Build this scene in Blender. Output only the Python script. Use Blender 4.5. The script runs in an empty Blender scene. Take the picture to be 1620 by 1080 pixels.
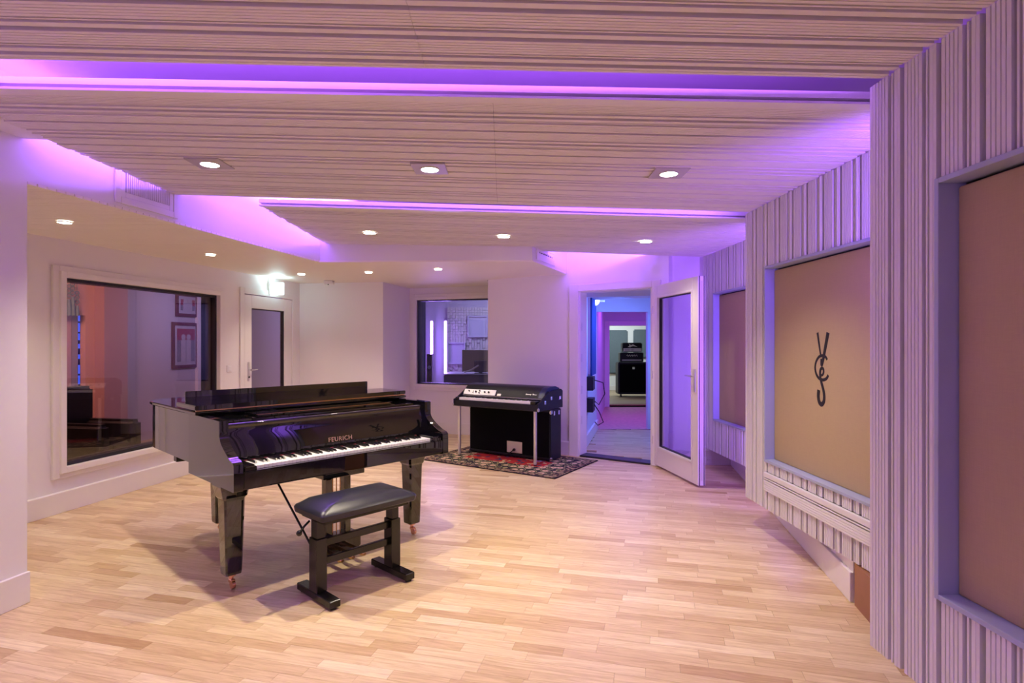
import bpy, bmesh, math, random
from mathutils import Matrix, Vector
R = random.Random(7)
SC = bpy.context.scene
COL = SC.collection
PI = math.pi

# ------------------------------------------------------------ camera, world, exposure
H = 1.42            # eye height
F, CX, HY = 900.0, 810.0, 542.0
cam_d = bpy.data.cameras.new('camera'); cam = bpy.data.objects.new('camera', cam_d); COL.objects.link(cam)
cam_d.sensor_width = 36; cam_d.lens = 20; cam_d.shift_y = 2 / 1620
cam_d.clip_start = 0.02; cam_d.clip_end = 60
cam.location = (0, 0, H); cam.rotation_euler = (PI / 2, 0, 0)
SC.camera = cam
w = bpy.data.worlds.new('world'); SC.world = w; w.use_nodes = True
w.node_tree.nodes['Background'].inputs[0].default_value = (0.5, 0.45, 0.6, 1)
w.node_tree.nodes['Background'].inputs[1].default_value = 0.03
SC.view_settings.view_transform = 'Standard'; SC.view_settings.look = 'None'
SC.view_settings.gamma = 1; SC.view_settings.use_curve_mapping = False
SC.view_settings.exposure = 0.47
SC.cycles.max_bounces = 8; SC.cycles.diffuse_bounces = 6; SC.cycles.glossy_bounces = 4
SC.cycles.transparent_max_bounces = 12; SC.cycles.transmission_bounces = 6
SC.cycles.sample_clamp_indirect = 6; SC.cycles.use_denoising = True
SC.cycles.caustics_reflective = False; SC.cycles.caustics_refractive = False

WARM = (1.0, 0.85, 0.66); PURPLE = (0.29, 0.10, 1.0); BLUE = (0.10, 0.22, 1.0)

def area(name, loc, direction, sx, sy, power, color, spread=PI, up=None):
    l = bpy.data.lights.new(name, 'AREA'); l.shape = 'RECTANGLE'; l.size = sx; l.size_y = sy
    l.energy = power; l.color = color; l.spread = spread
    o = bpy.data.objects.new(name, l); COL.objects.link(o)
    z = -Vector(direction).normalized()
    x = Vector(up).normalized() if up else Vector((1, 0, 0))
    x = (x - z * x.dot(z)).normalized(); y = z.cross(x)
    o.matrix_world = Matrix.Translation(loc) @ Matrix((x, y, z)).transposed().to_4x4()
    return o
def spot(name, loc, power, color=WARM, angle=150, blend=0.6, radius=0.03):
    l = bpy.data.lights.new(name, 'SPOT'); l.energy = power; l.color = color
    l.spot_size = math.radians(angle); l.spot_blend = blend; l.shadow_soft_size = radius
    o = bpy.data.objects.new(name, l); COL.objects.link(o); o.location = loc
    return o

# ------------------------------------------------------------ survey helpers: measured sight lines to room coordinates
def P(px, py, z=0.0):
    Y = F * (H - z) / (py - HY); return Vector(((px - CX) / F * Y, Y, z))
CZ = lambda X: 2.42 - 0.02 * (X - 1.4)      # underside of the slatted ceiling
def onceil(px, py):
    a = (px - CX) / F; b = (HY - py) / F
    Y = (2.42 + 0.028 - H) / (b + 0.02 * a)
    return Vector((a * Y, Y, H + b * Y))
def ray_line(px, A, B):                     # where the sight line px meets the plan line A-B
    a = (px - CX) / F
    dx, dy = B[0] - A[0], B[1] - A[1]
    s = (a * A[1] - A[0]) / (dx - a * dy)
    return Vector((A[0] + s * dx, A[1] + s * dy, 0))
def zat(py, Y): return H + (HY - py) / F * Y

# ------------------------------------------------------------ materials
def mat(name, col, rough=0.5, metal=0.0, spec=0.5, coat=0.0, noise=0.0, nscale=20, bump=0.0, bscale=80, emit=None, estr=0.0):
    m = bpy.data.materials.new(name); m.use_nodes = True
    nt = m.node_tree; b = nt.nodes['Principled BSDF']
    b.inputs['Base Color'].default_value = (*col, 1); b.inputs['Roughness'].default_value = rough
    b.inputs['Metallic'].default_value = metal; b.inputs['Specular IOR Level'].default_value = spec
    b.inputs['Coat Weight'].default_value = coat
    if emit: b.inputs['Emission Color'].default_value = (*emit, 1); b.inputs['Emission Strength'].default_value = estr
    tc = nt.nodes.new('ShaderNodeTexCoord')
    if noise > 0:
        n = nt.nodes.new('ShaderNodeTexNoise'); n.inputs['Scale'].default_value = nscale; n.inputs['Detail'].default_value = 4
        nt.links.new(tc.outputs['Object'], n.inputs['Vector'])
        mx = nt.nodes.new('ShaderNodeMix'); mx.data_type = 'RGBA'
        mx.inputs['A'].default_value = (*[c * (1 - noise) for c in col], 1)
        mx.inputs['B'].default_value = (*[min(1, c * (1 + noise)) for c in col], 1)
        nt.links.new(n.outputs['Fac'], mx.inputs['Factor']); nt.links.new(mx.outputs['Result'], b.inputs['Base Color'])
    if bump > 0:
        n2 = nt.nodes.new('ShaderNodeTexNoise'); n2.inputs['Scale'].default_value = bscale; n2.inputs['Detail'].default_value = 3
        nt.links.new(tc.outputs['Object'], n2.inputs['Vector'])
        bp = nt.nodes.new('ShaderNodeBump'); bp.inputs['Strength'].default_value = bump; bp.inputs['Distance'].default_value = 0.002
        nt.links.new(n2.outputs['Fac'], bp.inputs['Height']); nt.links.new(bp.outputs['Normal'], b.inputs['Normal'])
    return m
def emis(name, col, s):
    m = mat(name, (0.8, 0.8, 0.8), 0.5, emit=col, estr=s)
    m.cycles.emission_sampling = 'NONE'      # the lamps beside them carry the light
    return m
def glass(name, tint=(0.9, 0.92, 0.95), refl=1.0):
    m = bpy.data.materials.new(name); m.use_nodes = True; nt = m.node_tree; nt.nodes.clear()
    o = nt.nodes.new('ShaderNodeOutputMaterial'); mx = nt.nodes.new('ShaderNodeMixShader')
    t = nt.nodes.new('ShaderNodeBsdfTransparent'); t.inputs[0].default_value = (*tint, 1)
    g = nt.nodes.new('ShaderNodeBsdfGlossy'); g.inputs['Roughness'].default_value = 0.0
    f = nt.nodes.new('ShaderNodeFresnel'); ge = nt.nodes.new('ShaderNodeNewGeometry'); mr = nt.nodes.new('ShaderNodeMapRange')
    mr.inputs[3].default_value = 1.5; mr.inputs[4].default_value = 1 / 1.5       # same reflectance on the pane's far face
    nt.links.new(ge.outputs['Backfacing'], mr.inputs[0]); nt.links.new(mr.outputs[0], f.inputs['IOR'])
    mu = nt.nodes.new('ShaderNodeMath'); mu.operation = 'MULTIPLY'; mu.inputs[1].default_value = refl
    nt.links.new(f.outputs[0], mu.inputs[0]); nt.links.new(mu.outputs[0], mx.inputs[0])
    nt.links.new(t.outputs[0], mx.inputs[1]); nt.links.new(g.outputs[0], mx.inputs[2]); nt.links.new(mx.outputs[0], o.inputs[0])
    return m
def wood_floor():
    m = bpy.data.materials.new('oak_parquet'); m.use_nodes = True; nt = m.node_tree; b = nt.nodes['Principled BSDF']
    at = nt.nodes.new('ShaderNodeAttribute'); at.attribute_name = 'tone'
    sx = nt.nodes.new('ShaderNodeSeparateColor'); nt.links.new(at.outputs['Color'], sx.inputs[0])
    tc = nt.nodes.new('ShaderNodeTexCoord'); mp = nt.nodes.new('ShaderNodeMapping')
    mp.inputs['Scale'].default_value = (1.3, 16, 1)
    cb = nt.nodes.new('ShaderNodeCombineXYZ')
    m1 = nt.nodes.new('ShaderNodeMath'); m1.operation = 'MULTIPLY'; m1.inputs[1].default_value = 37
    nt.links.new(sx.outputs[1], m1.inputs[0]); nt.links.new(m1.outputs[0], cb.inputs['X']); nt.links.new(m1.outputs[0], cb.inputs['Z'])
    nt.links.new(cb.outputs[0], mp.inputs['Location']); nt.links.new(tc.outputs['Object'], mp.inputs['Vector'])
    n = nt.nodes.new('ShaderNodeTexNoise'); n.inputs['Scale'].default_value = 3.0; n.inputs['Detail'].default_value = 6
    n.inputs['Distortion'].default_value = 1.2; n.inputs['Roughness'].default_value = 0.6
    nt.links.new(mp.outputs[0], n.inputs['Vector'])
    base = nt.nodes.new('ShaderNodeValToRGB'); e = base.color_ramp.elements
    e[0].position = 0.0; e[0].color = (0.50, 0.335, 0.165, 1); e[1].position = 1.0; e[1].color = (0.82, 0.69, 0.45, 1)
    x = e.new(0.25); x.color = (0.61, 0.445, 0.235, 1); x = e.new(0.6); x.color = (0.72, 0.565, 0.33, 1)
    nt.links.new(sx.outputs[0], base.inputs[0])
    gr = nt.nodes.new('ShaderNodeValToRGB'); g = gr.color_ramp.elements
    g[0].position = 0.3; g[0].color = (0.74, 0.66, 0.56, 1); g[1].position = 0.62; g[1].color = (1.06, 1.05, 1.03, 1)
    nt.links.new(n.outputs['Fac'], gr.inputs[0])
    mx = nt.nodes.new('ShaderNodeMix'); mx.data_type = 'RGBA'; mx.blend_type = 'MULTIPLY'; mx.inputs['Factor'].default_value = 0.85
    nt.links.new(base.outputs[0], mx.inputs['A']); nt.links.new(gr.outputs[0], mx.inputs['B'])
    nt.links.new(mx.outputs['Result'], b.inputs['Base Color'])
    b.inputs['Roughness'].default_value = 0.33; b.inputs['Specular IOR Level'].default_value = 0.35
    bp = nt.nodes.new('ShaderNodeBump'); bp.inputs['Strength'].default_value = 0.08; bp.inputs['Distance'].default_value = 0.001
    nt.links.new(n.outputs['Fac'], bp.inputs['Height']); nt.links.new(bp.outputs['Normal'], b.inputs['Normal'])
    return m
def fabric_mat(name, col):
    m = mat(name, col, 0.95, spec=0.1); nt = m.node_tree; b = nt.nodes['Principled BSDF']
    tc = nt.nodes.new('ShaderNodeTexCoord')
    ws = []
    for ax in ('Y', 'Z'):
        wv = nt.nodes.new('ShaderNodeTexNoise'); wv.inputs['Scale'].default_value = 1.0
        mp = nt.nodes.new('ShaderNodeMapping')
        mp.inputs['Scale'].default_value = (700, 700, 25) if ax == 'Y' else (25, 25, 700)
        nt.links.new(tc.outputs['Object'], mp.inputs[0]); nt.links.new(mp.outputs[0], wv.inputs['Vector']); ws.append(wv)
    ad = nt.nodes.new('ShaderNodeMath'); ad.operation = 'ADD'
    nt.links.new(ws[0].outputs['Fac'], ad.inputs[0]); nt.links.new(ws[1].outputs['Fac'], ad.inputs[1])
    rp = nt.nodes.new('ShaderNodeMapRange'); rp.inputs[1].default_value = 0.6; rp.inputs[2].default_value = 1.4
    nt.links.new(ad.outputs[0], rp.inputs[0])
    mx = nt.nodes.new('ShaderNodeMix'); mx.data_type = 'RGBA'
    mx.inputs['A'].default_value = (*[c * 0.95 for c in col], 1); mx.inputs['B'].default_value = (*[c * 1.05 for c in col], 1)
    nt.links.new(rp.outputs[0], mx.inputs['Factor']); nt.links.new(mx.outputs['Result'], b.inputs['Base Color'])
    return m
def rug_mat():
    m = bpy.data.materials.new('persian_rug'); m.use_nodes = True; nt = m.node_tree; b = nt.nodes['Principled BSDF']
    b.inputs['Roughness'].default_value = 0.95; b.inputs['Specular IOR Level'].default_value = 0.1
    tc = nt.nodes.new('ShaderNodeTexCoord'); sp = nt.nodes.new('ShaderNodeSeparateXYZ'); nt.links.new(tc.outputs['Object'], sp.inputs[0])
    def math_(op, a, bb=None):
        n = nt.nodes.new('ShaderNodeMath'); n.operation = op
        for i, v in enumerate((a, bb)):
            if v is None: continue
            if isinstance(v, (int, float)): n.inputs[i].default_value = v
            else: nt.links.new(v, n.inputs[i])
        return n.outputs[0]
    # distance to the rug's edge (rug half sizes 0.93 x 0.52)
    dx = math_('SUBTRACT', RUG_W / 2, math_('ABSOLUTE', sp.outputs[0])); dy = math_('SUBTRACT', RUG_D / 2, math_('ABSOLUTE', sp.outputs[1]))
    d = math_('MINIMUM', dx, dy)
    fine = nt.nodes.new('ShaderNodeTexVoronoi'); fine.inputs['Scale'].default_value = 42
    big = nt.nodes.new('ShaderNodeTexVoronoi'); big.inputs['Scale'].default_value = 9.5; big.inputs['Randomness'].default_value = 0.55
    med = nt.nodes.new('ShaderNodeTexVoronoi'); med.inputs['Scale'].default_value = 24
    for v in (fine, big, med): nt.links.new(tc.outputs['Object'], v.inputs['Vector'])
    def ramp(src, els):
        r = nt.nodes.new('ShaderNodeValToRGB'); r.color_ramp.interpolation = 'CONSTANT'; e = r.color_ramp.elements
        e[0].position = els[0][0]; e[0].color = (*els[0][1], 1); e[1].position = els[1][0]; e[1].color = (*els[1][1], 1)
        for p, c in els[2:]: x = e.new(p); x.color = (*c, 1)
        nt.links.new(src, r.inputs[0]); return r.outputs[0]
    sepf = nt.nodes.new('ShaderNodeSeparateColor'); nt.links.new(fine.outputs['Color'], sepf.inputs[0])
    sepm = nt.nodes.new('ShaderNodeSeparateColor'); nt.links.new(med.outputs['Color'], sepm.inputs[0])
    edge = ramp(sepf.outputs[0], [(0, (0.03, 0.022, 0.03)), (0.45, (0.30, 0.22, 0.13)), (0.75, (0.16, 0.08, 0.06))])
    pattern = ramp(big.outputs['Distance'], [(0, (0.30, 0.10, 0.07)), (0.12, (0.60, 0.40, 0.27)), (0.36, (0.025, 0.02, 0.03)), (0.46, (0.30, 0.27, 0.13)), (0.54, (0.025, 0.018, 0.03))])
    field = ramp(sepm.outputs[1], [(0, (0.42, 0.03, 0.03)), (0.6, (0.30, 0.02, 0.03)), (0.78, (0.04, 0.05, 0.12)), (0.9, (0.5, 0.35, 0.2))])
    def mixc(fac, a, bb):
        x = nt.nodes.new('ShaderNodeMix'); x.data_type = 'RGBA'
        nt.links.new(fac, x.inputs['Factor']); nt.links.new(a, x.inputs['A']); nt.links.new(bb, x.inputs['B']); return x.outputs['Result']
    c1 = mixc(math_('GREATER_THAN', d, 0.12), edge, pattern)
    c2 = mixc(math_('GREATER_THAN', d, 0.385), c1, field)
    dark = nt.nodes.new('ShaderNodeRGB'); dark.outputs[0].default_value = (0.02, 0.012, 0.02, 1)
    c3 = mixc(math_('LESS_THAN', d, 0.012), c2, dark.outputs[0])
    nt.links.new(c3, b.inputs['Base Color'])
    return m
RUG_W, RUG_D = 1.86, 1.1

WALL = mat('painted_wall', (0.85, 0.82, 0.81), 0.7, noise=0.015, nscale=3, bump=0.05, bscale=300, spec=0.25)
CEILW = mat('cove_ceiling', (0.78, 0.76, 0.76), 0.8, noise=0.02, nscale=2, spec=0.2)
SLAT = mat('painted_slat', (0.85, 0.815, 0.755), 0.6, noise=0.01, nscale=1.2, spec=0.3)
SLATW = mat('painted_wall_slat', (0.74, 0.73, 0.755), 0.6, noise=0.01, nscale=1.2, spec=0.3)
BACK = mat('slat_backing', (0.10, 0.08, 0.09), 0.8, noise=0.05)
SOFB = mat('soffit_board', (0.93, 0.88, 0.80), 0.55, noise=0.02, nscale=5)
FRAMEM = mat('frame_light_tint', (0.38, 0.43, 0.58), 0.45, noise=0.02)  # the blue-violet light falling on the frames is mixed into this colour
TRIM = mat('white_trim', (0.84, 0.81, 0.79), 0.35, noise=0.01, spec=0.4)
FABRIC = fabric_mat('gold_fabric', (0.44, 0.345, 0.19))
FLOORM = wood_floor()
GROUT = mat('floor_base', (0.28, 0.17, 0.09), 0.8, noise=0.05)
PIANO = mat('piano_lacquer', (0.004, 0.004, 0.005), 0.025, spec=0.7, coat=0.6, noise=0.1, nscale=3)
PIANO.node_tree.nodes['Principled BSDF'].inputs['Coat Roughness'].default_value = 0.01
FELT = mat('dark_felt', (0.012, 0.012, 0.014), 0.9, noise=0.1)
RED = mat('red_felt', (0.12, 0.006, 0.015), 0.9, noise=0.1)
IVORY = mat('white_key', (0.86, 0.85, 0.84), 0.2, spec=0.5, noise=0.01)
EBONY = mat('black_key', (0.012, 0.011, 0.012), 0.25, noise=0.1)
BRASS = mat('brass', (0.78, 0.50, 0.24), 0.22, metal=1.0, noise=0.03)
COPPER = mat('caster_copper', (0.80, 0.46, 0.30), 0.25, metal=1.0, noise=0.03)
LETTER = mat('gold_letter', (0.75, 0.52, 0.38), 0.35, metal=0.8, noise=0.03)
LEATHER = mat('black_leather', (0.016, 0.018, 0.024), 0.33, spec=0.5, noise=0.1, bump=0.25, bscale=260)
BLACKW = mat('black_satin_wood', (0.010, 0.009, 0.009), 0.22, spec=0.5, noise=0.1)
TOLEX = mat('black_tolex', (0.007, 0.008, 0.014), 0.45, spec=0.35, noise=0.15, nscale=80, bump=0.4, bscale=400)
GRILLE = mat('speaker_cloth', (0.004, 0.004, 0.004), 0.9, noise=0.15, nscale=200, spec=0.1)
CHROME = mat('chrome', (0.75, 0.75, 0.77), 0.15, metal=1.0, noise=0.02)
ALU = mat('brushed_aluminium', (0.72, 0.70, 0.68), 0.38, metal=0.75, noise=0.03)
PANELW = mat('control_panel_silver', (0.80, 0.80, 0.78), 0.35, metal=0.2, noise=0.02)
RUBBER = mat('black_rubber', (0.01, 0.01, 0.01), 0.6, noise=0.1)
BROWN = mat('brown_wood', (0.33, 0.15, 0.07), 0.5, noise=0.2, nscale=7)
RUG = rug_mat()
INK = mat('black_print', (0.012, 0.01, 0.012), 0.6, noise=0.05)
LAMP = emis('lamp_glow', (1.0, 0.93, 0.82), 14)
PLATE = mat('lamp_plate', (0.55, 0.51, 0.47), 0.35, metal=0.3, noise=0.02)
EXITM = emis('exit_sign_glow', (0.62, 0.95, 1.0), 5)
GL = glass('window_glass', (0.74, 0.72, 0.76), 1.6)
GLD = glass('door_glass', (0.84, 0.84, 0.92), 1.6)
GASKET = mat('black_gasket', (0.012, 0.010, 0.016), 0.45, noise=0.05)
PLASTIC = mat('white_plastic', (0.85, 0.84, 0.83), 0.3, noise=0.01)

# ------------------------------------------------------------ mesh helpers
class MB:
    def __init__(s): s.bm = bmesh.new()
    def box(s, x0, x1, y0, y1, z0, z1, bev=0.0, M=None, seg=1):
        m = Matrix.Translation(((x0 + x1) / 2, (y0 + y1) / 2, (z0 + z1) / 2)) @ Matrix.Diagonal((abs(x1 - x0), abs(y1 - y0), abs(z1 - z0), 1))
        g = bmesh.ops.create_cube(s.bm, size=1, matrix=(M @ m) if M else m)
        if bev > 0:
            es = list({e for v in g['verts'] for e in v.link_edges})
            bmesh.ops.bevel(s.bm, geom=es, offset=bev, segments=seg, affect='EDGES', clamp_overlap=True)
        return s
    def loft(s, a, b, cap=True):            # two rings of equal length
        va = [s.bm.verts.new(p) for p in a]; vb = [s.bm.verts.new(p) for p in b]; n = len(a)
        for i in range(n): s.bm.faces.new((va[i], va[(i + 1) % n], vb[(i + 1) % n], vb[i]))
        if cap: s.bm.faces.new(va[::-1]); s.bm.faces.new(vb)
        return s
    def rings(s, rs, cap=True):
        vs = [[s.bm.verts.new(p) for p in r] for r in rs]; n = len(rs[0])
        for a, b in zip(vs, vs[1:]):
            for i in range(n): s.bm.faces.new((a[i], a[(i + 1) % n], b[(i + 1) % n], b[i]))
        if cap: s.bm.faces.new(vs[0][::-1]); s.bm.faces.new(vs[-1])
        return s
    def prism(s, poly, z0, z1, M=None):
        f = (lambda p: M @ Vector(p)) if M else Vector
        return s.loft([f((p[0], p[1], z0)) for p in poly], [f((p[0], p[1], z1)) for p in poly])
    def cyl(s, c, r, h, axis='Z', n=16, r2=None):
        r2 = r if r2 is None else r2
        def pt(a, rr, t):
            x, y = rr * math.cos(a), rr * math.sin(a)
            v = {'Z': (x, y, t), 'X': (t, x, y), 'Y': (y, t, x)}[axis]; return Vector(c) + Vector(v)
        return s.loft([pt(2 * PI * i / n, r, -h / 2) for i in range(n)], [pt(2 * PI * i / n, r2, h / 2) for i in range(n)])
    def tube(s, pts, r, n=8, closed=False, flat=None):
        pts = [Vector(p) for p in pts]; rs = []
        for i, p in enumerate(pts):
            a = pts[max(i - 1, 0)]; b = pts[min(i + 1, len(pts) - 1)]; t = (b - a).normalized()
            up = Vector((0, 1, 0)) if flat else (Vector((0, 0, 1)) if abs(t.z) < 0.9 else Vector((1, 0, 0)))
            u = t.cross(up).normalized(); v = u.cross(t).normalized()
            rr = r[i] if isinstance(r, (list, tuple)) else r
            rs.append([p + u * (rr * math.cos(2 * PI * k / n)) + v * ((flat or rr) * math.sin(2 * PI * k / n)) for k in range(n)])
        return s.rings(rs)
    def torus(s, c, R_, r, axis='Y', n=20, m=8):
        vs = []
        for i in range(n):
            a = 2 * PI * i / n; ring = []
            for j in range(m):
                b = 2 * PI * j / m; x = (R_ + r * math.cos(b)) * math.cos(a); y = (R_ + r * math.cos(b)) * math.sin(a); z = r * math.sin(b)
                q = {'Y': (x, z, y), 'Z': (x, y, z), 'X': (z, x, y)}[axis]
                ring.append(s.bm.verts.new(Vector(c) + Vector(q)))
            vs.append(ring)
        for i in range(n):
            for j in range(m): s.bm.faces.new((vs[i][j], vs[(i + 1) % n][j], vs[(i + 1) % n][(j + 1) % m], vs[i][(j + 1) % m]))
        return s
    def sphere(s, c, r, sc=(1, 1, 1), n=12):
        bmesh.ops.create_uvsphere(s.bm, u_segments=n, v_segments=n // 2 + 1, radius=r, matrix=Matrix.Translation(c) @ Matrix.Diagonal((*sc, 1))); return s
    def build(s, name, m, parent=None, smooth=False, loc=None, rot=None):
        bmesh.ops.recalc_face_normals(s.bm, faces=s.bm.faces)
        me = bpy.data.meshes.new(name); s.bm.to_mesh(me); s.bm.free()
        me.materials.append(m)
        if smooth:
            for p in me.polygons: p.use_smooth = True
            try: me.set_sharp_from_angle(angle=math.radians(35))
            except Exception: pass
        o = bpy.data.objects.new(name, me); COL.objects.link(o)
        if parent: o.parent = parent
        if loc is not None: o.location = loc
        if rot is not None: o.rotation_euler = rot
        return o
def tag(o, label=None, cat=None, group=None, kind=None):
    if label: o['label'] = label
    if cat: o['category'] = cat
    if group: o['group'] = group
    if kind: o['kind'] = kind
    return o
def empty(name, loc=(0, 0, 0), rz=0.0, **k):
    o = bpy.data.objects.new(name, None); COL.objects.link(o); o.location = loc; o.rotation_euler = (0, 0, rz)
    o.empty_display_size = 0.1
    return tag(o, **k)
def copy_tree(o, parent=None, link=True):
    c = o.copy(); COL.objects.link(c); c.parent = parent
    for ch in list(KIDS(o)): copy_tree(ch, c)
    return c
def KIDS(o): return [x for x in bpy.data.objects if x.parent == o]
def st(o): o['kind'] = 'structure'; return o
def text_mesh(body, size, name, m, parent, M, depth=0.001, spacing=1.0, shear=0.0):
    cu = bpy.data.curves.new(name, 'FONT'); cu.body = body; cu.size = size; cu.extrude = depth
    cu.align_x = 'CENTER'; cu.align_y = 'CENTER'; cu.space_character = spacing; cu.shear = shear; cu.resolution_u = 3
    t = bpy.data.objects.new(name, cu); COL.objects.link(t)
    dg = bpy.context.evaluated_depsgraph_get(); me = bpy.data.meshes.new_from_object(t.evaluated_get(dg))
    bpy.data.objects.remove(t)
    me.materials.clear(); me.materials.append(m); me.transform(M)
    o = bpy.data.objects.new(name, me); COL.objects.link(o); o.parent = parent
    return o
def wall_holes(name, A, B, z0, z1, thick, holes, m, side=1, parent=None):
    """a straight wall from A to B with rectangular openings (s0,s1,za,zb); thickness goes to the left (+1) or right (-1) of A->B"""
    A = Vector((A[0], A[1])); B = Vector((B[0], B[1])); L = (B - A).length; ang = math.atan2(B.y - A.y, B.x - A.x)
    mb = MB(); ys = (0, thick * side); y0, y1 = min(ys), max(ys)
    xs = sorted({0, L, *[h[0] for h in holes], *[h[1] for h in holes]})
    for a, b in zip(xs, xs[1:]):
        hs = [h for h in holes if h[0] <= a + 1e-6 and h[1] >= b - 1e-6]; zs = z0
        for h in sorted(hs, key=lambda q: q[2]):
            if h[2] > zs + 1e-6: mb.box(a, b, y0, y1, zs, h[2])
            zs = h[3]
        if zs < z1 - 1e-6: mb.box(a, b, y0, y1, zs, z1)
    o = mb.build(name, m, parent, loc=(A.x, A.y, 0), rot=(0, 0, ang)); return st(o) if not parent else o

# ------------------------------------------------------------ room plan
ZS, ZT = 2.29, 2.85                      # soffit underside, cove ceiling
C0 = P(43, 952); SD = Vector((0.187, 0.982, 0)).normalized()
W0 = P(43, 825); K1 = P(474, 448, ZS); K1.z = 0
K2 = P(606, 446, ZS); K3 = P(648, 456, ZS); K2.z = K3.z = 0
DA = Vector((0.734, 7.18, 0)); DD = Vector((0.843, -0.538, 0)).normalized()
K5 = ray_line(772, DA, DA + DD); K4 = Vector((-0.366, 8.67, 0)); WD = (K4 - K3).normalized()
HG = ray_line(1033, DA, DA + DD)         # door hinge
BR0 = Vector((HG.x + 0.30, 6.45, 0)); R0 = P(1158, 742); R0.y = 6.62; R0.x = 2.56
R1 = P(1350, 953)

def seg_box(name, A, B, z0, z1, thick, m, side=1): return wall_holes(name, A, B, z0, z1, thick, [], m, side)

# floor: base slab and oak staves
mb = MB(); mb.box(-4.9, 3.2, -1.7, 9.6, -0.12, -0.012); FLOOR = st(mb.build('floor', GROUT))
fa = math.atan(-0.255)
ca, sa = math.cos(fa), math.sin(fa)
DLW = (K1 - W0).normalized()
def in_room(x, y):
    if y < -1.2 or x > 2.55: return False
    lw = W0.x + DLW.x / DLW.y * (y - W0.y)
    if y < C0.y and x < C0.x + SD.x / SD.y * (y - C0.y) - 0.06: return False
    if x < lw - 0.06: return False
    if y > K1.y + .06 and x < K2.x: return False
    if x >= K2.x and x < K5.x and y > K3.y + WD.y / WD.x * (x - K3.x) + 0.08: return False
    if x >= K5.x and y > DA.y + DD.y / DD.x * (x - DA.x) + 0.10 and x < HG.x + .4: return False
    if x >= HG.x + 0.2 and y > 6.66: return False
    rw = R0.x + (R1.x - R0.x) / (R1.y - R0.y) * (y - R0.y)
    if y > 3.0 and x > rw + 0.05: return False
    return True
staves = []; rw_ = 0.071
v = -3.2
while v < 9.8:
    u = -6.0 + R.random() * 0.4
    while u < 5.5:
        L = R.choice((0.24, 0.30, 0.36, 0.42, 0.48, 0.56)) * R.uniform(0.9, 1.1)
        cu_, cv_ = u + L / 2, v + rw_ / 2
        pts = [(p, q) for p in (u + .03, cu_, u + L - .03) for q in (v + .01, v + rw_ - .01)]
        if sum(in_room(p * ca - q * sa, p * sa + q * ca) for p, q in pts) >= 1: staves.append((u, v, L))
        u += L
    v += rw_
def stave_mesh(mb_, lst, lay, lay_col):
    pass
def add_stave(bm, u, v, L, rnd):
    g = 0.0005; z0, z1 = -0.012, R.uniform(-0.0002, 0.0)
    ps = [(u + g, v + g), (u + L - g, v + g), (u + L - g, v + rw_ - g), (u + g, v + rw_ - g)]
    lo = [bm.verts.new((p * ca - q * sa, p * sa + q * ca, z0)) for p, q in ps]; hi = [bm.verts.new((p * ca - q * sa, p * sa + q * ca, z1)) for p, q in ps]
    fs = [bm.faces.new(hi)] + [bm.faces.new((lo[i], lo[(i + 1) % 4], hi[(i + 1) % 4], hi[i])) for i in range(4)]
    return fs, hi
def stave_obj(lst, name):
    bm = bmesh.new(); cols = []
    for (u, v, L) in lst:
        t = min(1, max(0, R.gauss(0.56, 0.20))); o_ = R.random()
        fs, _ = add_stave(bm, u, v, L, t); cols += [(t, o_, 0, 1)] * 5
    bmesh.ops.recalc_face_normals(bm, faces=bm.faces)
    # rotate so object X runs along the grain
    bmesh.ops.rotate(bm, verts=bm.verts, cent=(0, 0, 0), matrix=Matrix.Rotation(-fa, 3, 'Z'))
    me = bpy.data.meshes.new(name); bm.to_mesh(me); bm.free(); me.materials.append(FLOORM)
    a = me.color_attributes.new('tone', 'FLOAT_COLOR', 'CORNER')
    for p, c in zip(me.polygons, cols):
        for li in p.loop_indices: a.data[li].color = c
    o = bpy.data.objects.new(name, me); COL.objects.link(o); o.parent = FLOOR; o.rotation_euler = (0, 0, fa); return o
def sdist(s):
    x = (s[0] + s[2] / 2) * ca - s[1] * sa; y = (s[0] + s[2] / 2) * sa + s[1] * ca
    if y < 1.6 or abs(x / y) > 0.95: return 99 + abs(y)
    return y
staves.sort(key=sdist)
for s_ in staves[:290]: stave_obj([s_], 'plank')
o = stave_obj(staves[290:], 'planks_far'); o.name = 'plank_field'; o['kind'] = 'stuff'

# near left wall block
A0 = C0 - SD * 4.9
mb = MB(); mb.prism([(C0.x, C0.y), (-4.75, C0.y), (-4.75, A0.y), (A0.x, A0.y)], 0, ZT); st(mb.build('wall_left_near', WALL))
def baseboard(name, A, B, h=0.17, t=0.018, side=-1, z0=0.0):
    A = Vector((A[0], A[1])); B = Vector((B[0], B[1])); L = (B - A).length
    mb = MB(); y0, y1 = (0, t) if side > 0 else (-t, 0)
    mb.box(0, L, y0, y1, z0, h, bev=0.003)
    return st(mb.build(name, TRIM, loc=(A.x, A.y, 0), rot=(0, 0, math.atan2(B.y - A.y, B.x - A.x))))
baseboard('baseboard_left_near', A0, C0 + SD * 0.004, side=-1)

# left wall with window and glass door
WL0 = W0 - DLW * ((W0.y - C0.y) / DLW.y); LW = (K1 - WL0).length
def sL(px): return (ray_line(px, W0, K1) - WL0).dot(DLW)
wz0, wz1 = 0.33, 2.03
s_w0, s_w1 = sL(88), sL(348); s_d0, s_d1 = sL(381), sL(463)
wall_holes('wall_left', WL0, K1, 0, ZT, 0.16, [(s_w0, s_w1, wz0, wz1), (s_d0, s_d1, 0, 2.09)], WALL, side=1)
bl = lambda a, b, n: baseboard(n, WL0 + DLW * a, WL0 + DLW * b, h=0.172, t=0.045, side=-1)
bl(0.02, s_d0 - 0.03, 'baseboard_left'); bl(s_d1 + 0.03, LW - .03, 'baseboard_left_far')
angL = math.atan2(DLW.y, DLW.x)
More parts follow.
